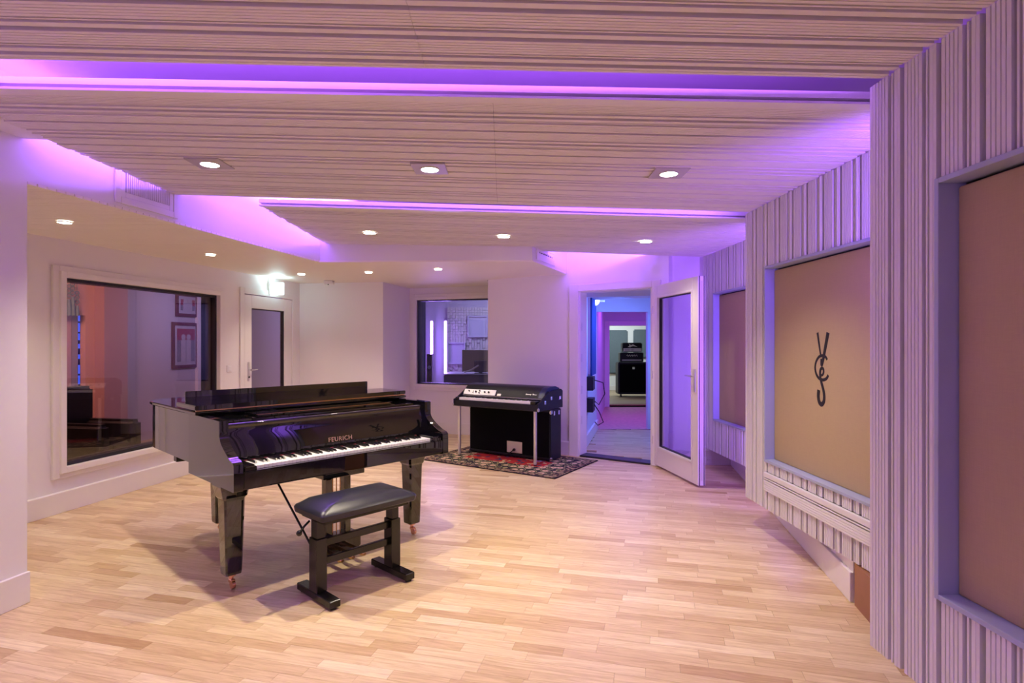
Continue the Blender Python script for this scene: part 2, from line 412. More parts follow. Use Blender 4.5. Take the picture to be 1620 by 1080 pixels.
# wall b, c, window wall, pillar wall, door wall
seg_box('wall_back_left', K1, K2, 0, ZT, 0.15, WALL, 1); baseboard('baseboard_back_left', K1 + Vector((.05, 0, 0)), K2, side=-1)
mb = MB(); mb.box(0, .10, .152, (K3 - K2).length, 0, ZT)
st(wall_holes('wall_back_recess', K2 + (K3 - K2).normalized() * 0.0, K3, 0, ZT, 0.12, [], WALL, 1)); mb.bm.free()
baseboard('baseboard_recess', K2, K3, side=-1)
K4e = K3 + WD * 2.0
Lw = 2.0
def sW(px): return (ray_line(px, K3, K4e) - K3).dot(WD)
cw0, cw1 = sW(652), 1.66
czb, czt = zat(612, 8.95), zat(470, 9.0)
wall_holes('wall_back_window', K3, K4e, 0, ZT, 0.16, [(cw0, cw1, czb, czt)], WALL, 1)
baseboard('baseboard_window', K3 + WD * .02, K3 + WD * 1.3, side=-1)
LD = (HG - K5).length
def sD(px): return (ray_line(px, DA, DA + DD) - K5).dot(DD)
s_f0 = sD(903); s_o0 = sD(914); s_o1 = (HG - K5).dot(DD)
DE = ray_line(1058, DA, DA + DD)         # end of door wall
LDe = (DE - K5).dot(DD)
wall_holes('wall_back_door', K5, DE, 0, ZT, 0.20, [(s_o0, s_o1, 0, 2.09)], WALL, 1)
seg_box('wall_pillar_return', K5 + Vector((0.003, 0.06, 0)), K5 + Vector((0.14, 1.1, 0)), 0, ZT, 0.12, WALL, -1)
baseboard('baseboard_door_wall', K5, K5 + DD * s_f0, side=-1)
RB = Vector((2.75, 6.62, 0))
seg_box('wall_back_right', Vector((DE.x - .05, 6.62, 0)), RB, 0, ZT, 0.15, WALL, 1)
baseboard('baseboard_back_right', Vector((DE.x, 6.62, 0)), R0, side=-1)
# lower oblique right wall with baseboard and the wall above it
RWD = (R1 - R0).normalized()
mb = MB(); mb.prism([(R0.x, R0.y), (R1.x, R1.y), (2.72, R1.y), (2.72, R0.y)], 0, 0.232); st(mb.build('wall_right_low', WALL))
baseboard('baseboard_right', R0, R1, h=0.165, side=-1)
mb = MB(); mb.box(2.74, 2.86, -1.5, 6.7, 0, ZT); st(mb.build('wall_right', WALL))
mb = MB(); mb.box(-4.9, 3.0, -1.62, -1.5, 0, ZT); st(mb.build('wall_rear', WALL))
mb = MB(); mb.box(-5.0, 3.1, -1.7, 9.7, ZT, ZT + 0.12); CEIL = st(mb.build('ceiling', CEILW))

# soffit
E0 = A0; E1 = P(500, 415, ZS); E2 = P(842, 413, ZS); E3 = ray_line(897, DA, DA + DD)
E1 = C0 + SD * ((P(500, 415, ZS) - C0).dot(SD)); E1.z = 0
poly = [(C0.x, C0.y), (E1.x, E1.y), (E2.x, E2.y), (E3.x, E3.y), (K5.x - .02, K5.y + .02), (K5.x + .02, 8.75), (K4.x + .3, K4.y - 0.15), (K3.x, K3.y), (K2.x, K2.y), (K1.x, K1.y), (WL0.x, WL0.y + 0.002)]
mb = MB(); mb.prism(poly, ZS + 0.014, ZT - .002); SOF = st(mb.build('ceiling_soffit', WALL))
mb = MB(); y = C0.y
NB = 0
while y < 9.3:
    y0, y1 = y + 0.0045, y + 0.052; ym = (y0 + y1) / 2; xs = []
    for i in range(len(poly)):
        a, b = poly[i], poly[(i + 1) % len(poly)]
        if (a[1] - ym) * (b[1] - ym) < 0:
            f = lambda yy: a[0] + (b[0] - a[0]) * (min(max(yy, min(a[1], b[1])), max(a[1], b[1])) - a[1]) / (b[1] - a[1])
            xs.append((f(ym), f(y0), f(y1)))
    xs.sort()
    for p, q in zip(xs[::2], xs[1::2]):
        if q[0] - p[0] > 0.04: mb.prism([(p[1], y0), (q[1], y0), (q[2], y1), (p[2], y1)], ZS, ZS + 0.016)
    y += 0.054
o = mb.build('soffit_boarding', SOFB, SOF); o['kind'] = 'stuff'
# small plaster strip above the slats at the left edge
mb = MB(); q0 = C0 + SD * -1.6
q0 = C0 + SD * -0.75
mb.prism([(C0.x + .002, C0.y - .02), (q0.x + .002, q0.y), (-2.36, q0.y), (-2.36, C0.y + .02)], 2.53, 2.56); st(mb.build('ceiling_strip', WALL))

# ------------------------------------------------------------ slat profiles
def wide_prof(w, ribs=5, d=0.024, groove=0.0045, gd=0.007):
    """cross-section of a ribbed board: x 0..w, y 0 is the face, -d the back"""
    pts = [(0, -d), (0, 0)]; step = w / ribs
    for i in range(1, ribs):
        x = i * step; pts += [(x - groove / 2, 0), (x - groove / 2, -gd), (x + groove / 2, -gd), (x + groove / 2, 0)]
    pts += [(w, 0), (w, -d)]
    return pts
def slat_items(L, mirror_alt=False, start=0.0):
    """list of (x0, profile) covering length L"""
    out = []; x = start; k = 0
    base = [('wide', 0.084), ('gap', 0.014), ('thin', 0.008), ('gap', 0.012), ('med', 0.028), ('gap', 0.024)]
    while x < L - 0.01:
        seq = base if not (mirror_alt and k % 2) else [base[4], base[3], base[2], base[1], base[0], base[5]]
        for kind, w_ in seq:
            if x >= L - 0.006: break
            w2 = min(w_, L - x)
            if kind == 'wide': out.append((x, wide_prof(w2, max(1, round(5 * w2 / 0.084)))))
            elif kind == 'thin': out.append((x, [(0, -0.024), (0, -0.003), (w2, -0.003), (w2, -0.024)]))
            elif kind == 'med': out.append((x, [(0, -0.03), (0, 0), (w2 * .5, 0), (w2 * .5 + .001, -.0015), (w2, -.0015), (w2, -0.03)]))
            x += w2
        k += 1
    return out

# ------------------------------------------------------------ slatted ceiling panels
def ceiling_panel(label, NL, NR, FL, FR, joint, mirror, fascia=True, jag=0.02):
    root = empty('acoustic_ceiling_panel', (0, (NL.y + FL.y) / 2, 2.45), 0, label=label, cat='ceiling panel', group='slatted ceiling panels')
    off = Vector((0, -(NL.y + FL.y) / 2, -2.45))
    D = ((FL.y - NL.y) + (FR.y - NR.y)) / 2
    fz = lambda p: CZ(p.x)
    def pt(t, wm, h):                      # t across (0 left .. 1 right), wm metres from near edge, h drop (negative = up)
        f = wm / D; a = NL.lerp(NR, t); b = FL.lerp(FR, t); p = a.lerp(b, f)
        return Vector((p.x, p.y, CZ(p.x) - h)) + off
    for x0, prof in slat_items(D - 0.053, mirror, 0.053 if fascia else 0):
        jl = R.uniform(-jag, 0) / 4.0
        for t0, t1 in ((jl, joint - 0.0002), (joint + 0.0002, 1.0)):
            mb = MB(); mb.loft([pt(t0, x0 + a, h) for a, h in prof], [pt(t1, x0 + a, h) for a, h in prof])
            mb.build('slat', SLAT, root)
    mb = MB()
    ring = [(0.056, -0.030), (D, -0.030), (D, -0.05), (0.056, -0.05)]
    mb.loft([pt(0, a, h) for a, h in ring], [pt(1, a, h) for a, h in ring]); mb.build('backing_board', BACK, root)
    if fascia:
        pr = [(0.02, -0.0), (0.0, -0.0), (0.0, -0.010), (0.045, -0.010), (0.045, -0.024), (0.0, -0.024), (0.0, -0.052), (0.055, -0.052), (0.055, -0.030), (0.052, 0)]
        mb = MB(); mb.loft([pt(-.003, a, h) for a, h in pr], [pt(1, a, h) for a, h in pr]); mb.build('fascia', TRIM, root)
    return root
# acoustic wall lines (far end -> towards the room's near end)
S1 = dict(O=ray_line(1381, (1.402, 2.209), (1.402 + .028, 1.209)), d=Vector((0.028, -1, 0)).normalized(), L=2.0)
S2 = dict(O=Vector((1.798, 4.361, 0)), d=Vector((0.035, -1, 0)).normalized(), L=2.1)
S3 = dict(O=Vector((1.830 + .354, 6.49, 0)), d=Vector((0.045, -1, 0)).normalized(), L=2.0)
def xs_at(S, y): return S['O'].x + S['d'].x / S['d'].y * (y - S['O'].y)
aF0, aF1 = onceil(0, 104), onceil(1381, 134)
bN0, bN1 = onceil(0, 140), onceil(1380, 165)
bF0, bF1 = onceil(283, 311), onceil(1180, 338)
cN0, cN1 = onceil(412, 325), onceil(1180, 346)
cF0, cF1 = onceil(520, 387), onceil(1110, 408)
def ext(a, b, x):
    t = (x - a.x) / (b.x - a.x); p = a.lerp(b, t); return p
XL = onceil(0, 185).x
AN0 = Vector((XL, 0.2, 0)); AN1 = Vector((xs_at(S1, 0.2), 0.28, 0))
ceiling_panel('nearest pale slatted ceiling panel above the camera', AN0, AN1, ext(aF0, aF1, XL), ext(aF0, aF1, xs_at(S1, aF1.y)), 0.55, False, fascia=False)
ceiling_panel('large middle slatted ceiling panel carrying three square downlights', ext(bN0, bN1, XL - .02), ext(bN0, bN1, xs_at(S2, bN1.y)), ext(bF0, bF1, XL - .0), ext(bF0, bF1, xs_at(S2, bF1.y)), 0.55, True)
ceiling_panel('farthest slatted ceiling panel with three small round downlights', ext(cN0, cN1, cN0.x), ext(cN0, cN1, xs_at(S3, cN1.y)), cF0, ext(cF0, cF1, xs_at(S3, cF1.y)), 0.62, True)

# ------------------------------------------------------------ acoustic wall panels
ZB = 0.237
def wall_panel(S, label, s_f0, s_f1, band, ztop_post, emblem=False, end_x=0.0):
    # local: x along the face towards the near end, y into the wall, z up
    O, d, L = S['O'], S['d'], S['L']; ang = math.atan2(d.y, d.x)
    root = empty('acoustic_wall_panel', (O.x, O.y, 0), ang, label=label, cat='wall panel', group='slatted acoustic wall panels')
    # room side is -y local? d points to -Y world; left normal (local +y) = +X world = into the wall
    zt = lambda x: CZ(O.x) - 0.002
    def vert(prof, x0, z0, z1, name='slat'):
        # profile y 0 = face, negative = deeper -> local +y
        mb = MB(); mb.loft([Vector((x0 + a, -h, z0)) for a, h in prof], [Vector((x0 + a, -h, z1)) for a, h in prof]); mb.build(name, SLATW, root)
    fz0, fz1 = 0.575, 1.962
    items = slat_items(L, False, 0.0)
    for x0, prof in items:
        x1 = x0 + prof[-1][0]
        ztop = zt(0)
        if x1 < s_f0 + 0.002 or x0 > s_f1 - 0.002: vert(prof, x0, ZB, ztop)
        elif x0 >= s_f0 - 0.002 and x1 <= s_f1 + 0.03:
            vert(prof, x0, fz1 + 0.001, ztop)
            if band: vert(prof, x0, 0.506, fz0 - 0.001); vert(prof, x0, ZB, 0.372)
            else: vert(prof, x0, ZB, fz0 - 0.001)
        else:
            # board that runs beside and past the frame: notch it
            if x0 < s_f0:
                cut = s_f0 - x0
                p1 = [(min(a, cut), h) for a, h in prof]; vert(p1, x0, ZB, ztop)
                p2 = [(max(a, cut + .0005), h) for a, h in prof]
            else: p2 = prof
            vert(p2, x0, fz1 + 0.001, ztop)
            vert(p2, x0, ZB, 0.372 if band else fz0 - 0.001)
            if band: vert(p2, x0, 0.506, fz0 - 0.001)
    bk = MB(); bk.box(0, s_f0 + .01, 0.026, 0.05, ZB + .002, zt(0)); bk.box(s_f1 - .01, L, 0.026, 0.05, ZB + .002, zt(0))
    bk.box(s_f0 + .01, s_f1 - .01, 0.026, 0.05, fz1 - .01, zt(0)); bk.box(s_f0 + .01, s_f1 - .01, 0.026, 0.05, ZB + .002, fz0 + .01)
    bk.build('backing_board', BACK, root)
    mb = MB(); mb.box(-0.018, -0.0005, -0.001, 0.30 if end_x else 0.05, ZB, zt(0), bev=0.002); mb.build('end_board', SLATW, root)
    mb = MB(); dy0, dy1 = -0.012, 0.085
    mb.box(s_f0, s_f0 + 0.018, dy0, dy1, fz0, fz1, bev=0.0015); mb.box(s_f1 - 0.018, s_f1, dy0, dy1, fz0, fz1, bev=0.0015)
    mb.box(s_f0 + .018, s_f1 - .018, dy0, dy1, fz1 - 0.018, fz1, bev=0.0015); mb.box(s_f0 + .018, s_f1 - .018, dy0, dy1, fz0, fz0 + 0.018, bev=0.0015)
    mb.build('frame', FRAMEM, root)
    mb = MB(); mb.box(s_f0 + .0185, s_f1 - .0185, 0.055, 0.084, fz0 + .0185, fz1 - .030, bev=0.004, seg=2); fp = mb.build('fabric_panel', FABRIC, root)
    mb = MB(); mb.box(s_f0, s_f1, 0.0855, 0.092, fz0, fz1); mb.build('frame_back', GASKET, root)
    if band:
        bd = MB(); z = 0.372; k = 0
        prof = [(0.010, 0), (0.010, 0), (0.010, 0), (0.010, 0), (0.012, 0), (0.003, 1), (0.006, 0), (0.004, 1), (0.018, 0)]
        for hgt, deep in [(0.0148, 0)] * 5 + [(0.007, 1), (0.008, 0), (0.007, 1), (0.034, 0)]:
            y0 = -0.016 if not deep else 0.002
            if not deep:
                b = MB(); b.box(s_f0, s_f1, y0, 0.02, z + .0006, z + hgt - .0006, bev=0.0012); b.build('horizontal_slat', SLATW, root)
            z += hgt
        b = MB(); b.box(s_f0, s_f1, 0.004, 0.022, 0.372, z); b.build('band_backing', BACK, root)
    if emblem:
        Yf = 0.0545
        def W(px, py):       # seen position on the fabric plane -> local x, z
            nrm = Vector((-d.y, d.x, 0)); Of = O + Vector((-d.y, d.x, 0)) * Yf
            p = ray_line(px, Of, Of + d); return Vector(((p - O).dot(d), Yf - 0.0005, zat(py, p.y)))
        def C(cx, cy): return W(1080 + cx / 3, 360 + cy / 3)
        def stroke(pts, w0, w1=None):
            n = len(pts); w1 = w1 or w0
            # smooth by Catmull-Rom
            q = []
            for i in range(n - 1):
                p0, p1, p2, p3 = pts[max(i - 1, 0)], pts[i], pts[i + 1], pts[min(i + 2, n - 1)]
                for k in range(6):
                    t = k / 6
                    q.append(tuple(0.5 * (2 * p1[j] + (p2[j] - p0[j]) * t + (2 * p0[j] - 5 * p1[j] + 4 * p2[j] - p3[j]) * t * t + (3 * p1[j] - p0[j] - 3 * p2[j] + p3[j]) * t ** 3) for j in (0, 1)))
            q.append(pts[-1])
            em.tube([C(*p) for p in q], [1.25 * (w0 + (w1 - w0) * i / (len(q) - 1)) for i in range(len(q))], n=8, flat=0.0012)
        em = MB()
        stroke([(640, 498), (655, 603)], 0.009, 0.006)
        stroke([(690, 498), (662, 648), (657, 622)], 0.013, 0.006)
        stroke([(686, 626), (678, 613), (664, 607), (647, 613), (634, 635), (629, 662), (633, 690), (645, 712), (664, 722), (682, 716), (691, 700)], 0.007, 0.008)
        stroke([(652, 700), (663, 699), (669, 686), (667, 670), (659, 667), (653, 680), (653, 706), (659, 735), (668, 770), (672, 800), (670, 825), (660, 838), (649, 828), (644, 800), (646, 770)], 0.006, 0.013)
        em.build('emblem', INK, fp)
    return root
def s_on(S, px): return (ray_line(px, S['O'], S['O'] + S['d']) - S['O']).dot(S['d'])
wall_panel(S1, 'nearest slatted wall panel with plain tan fabric', s_on(S1, 1483), 1.75, False, 0)
wall_panel(S2, 'slatted wall panel whose tan fabric bears a black script emblem', s_on(S2, 1211), 1.80, True, 0, emblem=True)
wall_panel(S3, 'farthest slatted wall panel beside the open glazed door', s_on(S3, 1129), 1.72, False, 0)
# brown timber upright under the wall panels
mb = MB(); pa, pb = P(1352, 957), P(1377, 986)
mb.prism([(pa.x, pa.y), (pb.x, pb.y), (pb.x + .16, pb.y), (pa.x + .16, pa.y + .0)], 0.0, 0.60 - .37); 
tag(mb.build('timber_support', BROWN), 'brown timber upright standing on the floor under the slatted wall panels', 'support')

# ------------------------------------------------------------ downlights and unseen fill spots
def downlight(loc, square, label, group, power, r=0.05, angle=112):
    root = empty('downlight', loc, label=label, cat='ceiling light', group=group)
    if square:
        mb = MB(); s = 0.10
        mb.box(-s, s, -s, s, -0.008, 0.012, bev=0.002); mb.build('plate', PLATE, root)
    mb = MB(); mb.torus((0, 0, -0.007), r * 1.08, 0.005, axis='Z', n=24, m=6); mb.build('bezel', PLATE if square else ALU, root, smooth=True)
    mb = MB(); mb.cyl((0, 0, -0.008), r, 0.006, n=24); mb.build('lens', LAMP, root)
    spot('down_spot', (loc[0], loc[1], loc[2] - 0.02), power, angle=angle, blend=0.9, radius=0.03)
    return root
for (px, py), wh in zip(((332, 258), (680, 266), (1058, 273)), ('leftmost', 'middle', 'rightmost')):
    p = onceil(px, py); downlight(p, True, f'{wh} of the three square downlights in the middle slatted ceiling panel', 'square downlights', 105, 0.05)
for (px, py), wh in zip(((585, 367), (797, 373), (1022, 381)), ('leftmost', 'middle', 'rightmost')):
    p = onceil(px, py); downlight(p, False, f'{wh} of the three round downlights in the farthest slatted ceiling panel', 'round downlights in the slats', 42, 0.055)
for (px, py), wh in zip(((102, 350), (333, 402), (477, 433), (583, 430), (693, 425)), ('nearest round downlight in the soffit by the large window', 'round soffit downlight between large window and exit sign', 'round soffit downlight just right of the exit sign', 'round soffit downlight above the pillar corner', 'round soffit downlight in front of the control room window')):
    p = P(px, py, ZS); downlight(p, False, wh, 'round soffit downlights', 38, 0.042)
for x, y, pw in ((-1.6, 1.0, 40), (0.2, 0.9, 34), (-1.6, -.6, 26), (0, -.6, 20)):  # unseen spots without fixtures, added to fill the foreground and bounce onto the ceiling
    spot('down_spot', (x, y, 2.36), pw, angle=100, blend=0.9, radius=0.03)

# ------------------------------------------------------------ led coves
def led(name, loc, direction, ln, power, up, label, wd=0.012, col=PURPLE, spread=180):
    area('led_light', loc, direction, ln, wd, power, col, up=up, spread=math.radians(spread))
yA = (aF0.y + aF1.y) / 2
dA = (ext(aF0, aF1, 1.3) - ext(aF0, aF1, -2.3)).normalized()
mA = (ext(aF0, aF1, 1.3) + ext(aF0, aF1, -2.3)) / 2
led('cove', (mA.x, mA.y - 0.01, 2.54), (0, 0.42, 0.9), 3.9, 62, dA, '', .012, (.36, .09, 1), 175)
mB_ = (ext(bF0, bF1, 1.7) + ext(bF0, bF1, -2.2)) / 2; dB = (bF1 - bF0).normalized()
led('cove', (mB_.x, mB_.y - 0.01, 2.535), (0, 0.7, 0.7), 3.9, 20, dB, '')
mC = (cF0 + cF1) / 2
led('cove', (mC.x, mC.y - 0.14, 2.54), (0, 0.3, 1), 4.1, 150, (cF1 - cF0).normalized(), '', .05, PURPLE, 130)
led('cove', (XL + 0.12, 3.85, 2.54), (-0.35, 0, 1), 1.0, 34, (0, 1, 0), '', .05, PURPLE, 120)
led('cove', (cN0.x + 0.16, 5.3, 2.54), (-0.35, 0, 1), 1.9, 90, (0, 1, 0), '', .05, PURPLE, 120)
led('cove', (-.3, .10, 2.53), (0, -0.7, 0.7), 3.8, 34, (1, 0, 0), '', .04, (0.26, 0.12, 1.0))
led('cove', (mC.x, mC.y - 0.03, 2.55), (0, 1, 0.2), 4.1, 34, (cF1 - cF0).normalized(), '')
led('cove', (XL + 0.03, 3.3, 2.60), (-1, 0, 0.0), 1.9, 8, (0, 1, 0), '')
led('cove', (cN0.x + 0.03, 5.3, 2.59), (-1, 0, 0.1), 1.6, 5, (0, 1, 0), '')
led('cove', (XL + 0.03, 1.2, 2.60), (-1, 0, 0.1), 1.6, 16, (0, 1, 0), '')
# vertical strips behind the ends of the wall panels
for S, pw, zc_, ln_ in ((S1, 8, 2.0, 0.7), (S2, 18, 1.3, 2.0)):
    led('post', (S['O'].x + 0.34, S['O'].y + 0.03, zc_), (0.05, 1, 0), ln_, pw, (0, 0, 1), '', .02, PURPLE, 120)
led('post', (S3['O'].x + 0.10, S3['O'].y + 0.01, 1.3), (-0.6, 0.3, 0), 1.9, 1.0, (0, 0, 1), '')

# ------------------------------------------------------------ left window
def frame_rect(mb, x0, x1, z0, z1, w, y0, y1, bev=0.003, wb=None):
    wb = wb if wb is not None else w
    mb.box(x0, x0 + w, y0, y1, z0, z1, bev=bev); mb.box(x1 - w, x1, y0, y1, z0, z1, bev=bev)
    mb.box(x0 + w, x1 - w, y0, y1, z1 - w, z1, bev=bev); mb.box(x0 + w, x1 - w, y0, y1, z0, z0 + wb, bev=bev)
# local: x along the wall away from the camera, y = out of the room(+) / room side (-)
wroot = empty('window_1', (WL0.x, WL0.y, 0), angL, kind='structure')
a0, a1 = sL(80), sL(352)
mb = MB(); frame_rect(mb, a0, a1, 0.285, 2.065, 0.055, -0.028, -0.001); mb.build('outer_trim', TRIM, wroot)
mb = MB(); frame_rect(mb, a0 + .05, a1 - .05, 0.325, 2.02, 0.05, -0.05, 0.06); mb.build('window_frame', TRIM, wroot)
mb = MB(); frame_rect(mb, a0 + .098, a1 - .098, 0.372, 1.972, 0.028, 0.0, 0.13, bev=0.001, wb=0.035); mb.build('gasket', GASKET, wroot)
mb = MB(); mb.box(a0 + .12, a1 - .12, 0.03, 0.04, 0.40, 1.95); mb.build('pane', GL, wroot)

# glass door in the left wall
droot = empty('door_1', (WL0.x, WL0.y, 0), angL, kind='structure')
d0, d1 = sL(378.5), sL(466)
mb = MB(); mb.box(d0, d0 + .075, -0.02, -0.001, 0, 2.11, bev=.003); mb.box(d1 - .075, d1, -0.02, -0.001, 0, 2.11, bev=.003); mb.box(d0 + .075, d1 - .075, -0.02, -0.001, 2.035, 2.11, bev=.003)
mb.build('door_frame', TRIM, droot)
mb = MB(); l0, l1 = d0 + .085, d1 - .085; g0, g1 = sL(397), sL(449)
mb.box(l0, g0, -0.012, 0.055, 0.01, 2.025, bev=.003); mb.box(g1, l1, -0.012, 0.055, 0.01, 2.025, bev=.003)
mb.box(g0, g1, -0.012, 0.055, 1.86, 2.025, bev=.003); mb.box(g0, g1, -0.012, 0.055, 0.01, 0.22, bev=.003); mb.build('door_leaf', TRIM, droot)
mb = MB(); frame_rect(mb, g0, g1, 0.22, 1.86, 0.012, 0.0, 0.05, bev=0.001); mb.build('gasket', GASKET, droot)
mb = MB(); mb.box(g0 + .01, g1 - .01, 0.018, 0.028, 0.23, 1.85); mb.build('pane', GLD, droot)
hx = sL(391.5); hz = zat(585, (WL0 + DLW * hx).y)
mb = MB(); mb.box(hx - .018, hx + .018, -0.022, -0.0125, hz - .14, hz + .10, bev=.003); hp = mb.build('handle_plate', ALU, droot)
mb = MB(); mb.cyl((hx, -0.035, hz), 0.009, 0.03, axis='Y', n=12); mb.tube([(hx, -0.05, hz), (hx + .03, -0.052, hz), (hx + .13, -0.05, hz + .002)], [0.009, 0.010, 0.008], n=10); mb.build('lever', CHROME, hp, smooth=True)
mb = MB(); mb.cyl((hx, -0.024, hz - .09), 0.012, 0.008, axis='Y', n=12); mb.build('key_cylinder', RUBBER, hp)
# switch
sx, syz = sL(362), zat(583, ray_line(362, W0, K1).y)
sw = empty('light_switch', WL0 + DLW * sx + Vector((0, 0, syz)), angL, label='white light switch on the wall between large window and glass door', cat='switch')
mb = MB(); mb.box(-.042, .042, -.010, -.0005, -.042, .042, bev=.003); mb.build('switch_plate', PLASTIC, sw)
mb = MB(); mb.box(-.026, .026, -.014, -.0102, -.026, .026, bev=.002); mb.build('rocker', PLASTIC, sw)
# exit sign above the glass door
ez = ray_line(428, W0, K1)
ex = empty('exit_sign', (ez.x + .11, ez.y - .05, 1.985), 0.05, label='glowing exit sign hanging from the soffit above the glass door', cat='sign')
ey = (HY - 0) 
mb = MB(); mb.box(-.085, .085, -.012, .012, 0.075, 0.235, bev=.004); mb.build('light_panel', EXITM, ex)
mb = MB(); mb.box(-.105, -.088, -.016, .016, 0.075, 0.305, bev=.003); mb.build('housing', PLASTIC, ex)
GREEN = mat('exit_green', (0.35, 0.95, 0.75), 0.5, emit=(0.35, 0.95, 0.75), estr=3, noise=0.01)
mb = MB(); mb.box(-.055, .0, -.0135, -.0123, .13, .15); mb.box(.015, .05, -.0135, -.0123, .10, .20); mb.prism([(-.06, .14), (-.075, .14), (-.06, .165)], 0, .001, Matrix(((1, 0, 0, 0), (0, 0, -1, -.0123), (0, 1, 0, 0), (0, 0, 0, 1)))); mb.build('pictogram', GREEN, ex)
area('exit_light', (ex.location.x, ex.location.y - .012, ex.location.z + .2365), (0, -0.35, 1), 0.16, 0.02, 1.6, (0.6, 0.92, 1.0))
# detector on the soffit
dp = P(521, 446, ZS - .02); dt = empty('motion_detector', (dp.x, dp.y, ZS), 0.2, label='small white detector box fixed under the soffit', cat='detector')
mb = MB(); mb.box(-.07, .05, -.05, .05, -.055, -.0005, bev=.008, seg=2); mb.build('housing', PLASTIC, dt)
mb = MB(); mb.cyl((.06, 0, -.03), .022, .02, axis='X'); mb.build('collar', ALU, dt); mb = MB(); mb.sphere((-.01, -.035, -.056), .01); mb.build('sensor', RUBBER, dt)

# ------------------------------------------------------------ ventilation grilles on the soffit fascia
def vent(A, B, px0, px1, z0, z1, n, label, clip=0):
    p0, p1 = ray_line(px0, A, B), ray_line(px1, A, B); d = (p1 - p0); L = d.length
    root = empty('vent_grille', (p0.x, p0.y, 0), math.atan2(d.y, d.x), label=label, cat='vent', group='white vent grilles')
    mb = MB(); frame_rect(mb, 0, L, z0, z1, 0.045, -0.014, -0.0005, bev=.003); mb.build('frame', TRIM, root)
    mb = MB(); frame_rect(mb, .045, L - .045, z0 + .045, z1 - .045, 0.035, -0.010, -0.0005, bev=.002); mb.build('inner_frame', TRIM, root)
    mb = MB(); mb.box(.08, L - .08, -.003, -.0005, z0 + .08, z1 - .08); mb.build('duct', mat('duct_dark', (0.12, 0.10, 0.13), .8, noise=.05), root)
    for i in range(n):
        x = .085 + (L - .17) * (i + .5) / n
        mb = MB(); mb.box(x - .006, x + .003, -.012, -.0035, z0 + .081, z1 - .081); mb.build('vane', TRIM, root)
vent(C0, E1, 180, 280, 2.325, 2.66, 22, 'large white vent grille high on the violet fascia above the soffit')
vent(E2, E3, 848, 877, 2.325, 2.50, 6, 'small white vent grille on the fascia end near the open door')

# ------------------------------------------------------------ room behind the left window
nL = Vector((-DLW.y, DLW.x, 0))
def LW_off(d): return W0 + nL * d, K1 + nL * d
CORAL = mat('coral_wall', (0.74, 0.50, 0.44), 0.8, noise=0.03, nscale=2)
GREYW = mat('grey_violet_wall', (0.55, 0.50, 0.55), 0.8, noise=0.02, nscale=2)
def Lpoly(name, pxa, pxb, d, z0, z1, m, th=0.08):
    A, B = LW_off(d); a, b = ray_line(pxa, A, B), ray_line(pxb, A, B)
    mb = MB(); q = nL * th; mb.prism([(a.x, a.y), (b.x, b.y), (b.x + q.x, b.y + q.y), (a.x + q.x, a.y + q.y)], z0, z1)
    return mb.build(name, m), a, b
st(Lpoly('wall_side_room_coral', 60, 99, 2.2, 0, 2.4, CORAL)[0])
st(Lpoly('wall_side_room_lintel', 99, 135, 2.2, zat(497, 7.1), 2.4, CORAL)[0])
st(Lpoly('wall_side_room_middle', 135, 165, 2.2, 0, 2.4, CORAL)[0])
st(Lpoly('wall_side_room_pier', 165, 202, 2.05, 0, 2.4, mat('pier_rose', (0.50, 0.33, 0.34), 0.8, noise=0.03, nscale=2), 0.3)[0])
st(Lpoly('wall_side_room_grey', 202, 313, 2.2, 0, 2.4, GREYW)[0])
st(Lpoly('trim_side_room', 313, 318, 2.15, 0, 2.4, TRIM, 0.1)[0])
st(Lpoly('wall_side_room_unlit', 318, 420, 3.6, 0, 2.4, mat('unlit_room_black', (0.02, 0.02, 0.035), 0.8, noise=0.05))[0])  # near-black colour stands in for the unlit room beyond the opening
A_, B_ = LW_off(0.17); A2, B2 = LW_off(4.2)
a_ = A_ - DLW * 2.2; b_ = B_ + DLW * 0.6; a2 = A2 - DLW * 2.2; b2 = B2 + DLW * 3.0
SRF = mat('side_room_floor', (0.40, 0.24, 0.14), 0.4, noise=0.25, nscale=4)
mb = MB(); mb.prism([(a_.x, a_.y), (b_.x, b_.y), (b2.x, b2.y), (a2.x, a2.y)], -0.1, 0.0); st(mb.build('floor_side_room', SRF))
mb = MB(); mb.prism([(a_.x, a_.y), (b_.x, b_.y), (b2.x, b2.y), (a2.x, a2.y)], 2.4, 2.5); st(mb.build('ceiling_side_room', CEILW))
wall_holes('wall_side_room_end', b_, b2, 0, 2.4, 0.1, [], GREYW, -1)
wall_holes('wall_side_room_front', a_, a2, 0, 2.4, 0.1, [], CORAL, 1)
# door ajar and blue shelf room behind
D22 = LW_off(2.2); pA, pB = ray_line(99, *D22), ray_line(135, *D22)
dr = empty('door_2', (pA.x, pA.y, 0), angL, kind='structure'); Ld = (pB - pA).length; hd = zat(497, 7.1)
mb = MB(); mb.box(0.0, Ld * .44, .02, .06, 0, hd - .01, bev=.003); mb.build('door_leaf', mat('rose_door', (0.55, 0.42, 0.46), .6, noise=.03), dr)
mb = MB(); mb.box(Ld * .47, Ld * .76, .03, .07, 0, hd - .01, bev=.003); mb.build('door_leaf', mat('grey_door', (0.32, 0.33, 0.42), .6, noise=.03), dr)
BLUEL = emis('blue_light_panel', (0.03, 0.12, 1.0), 1.0)  # glowing panel stands in for the blue light behind the shelves
D27 = LW_off(2.75); rA, rB = ray_line(112, *D27), ray_line(146, *D27)
sr = empty('rack_cabinet', (rA.x, rA.y, 0), angL, label='shelves on a glowing back panel put in for the blue light seen through the door gap behind the large window', cat='rack')
Lr = (rB - rA).length
mb = MB(); mb.box(0, Lr, .05, .09, 0, 2.0); mb.build('back_panel', BLUEL, sr)
RKB = mat('rack_blue', (0.02, 0.04, 0.25), .5, noise=.05)
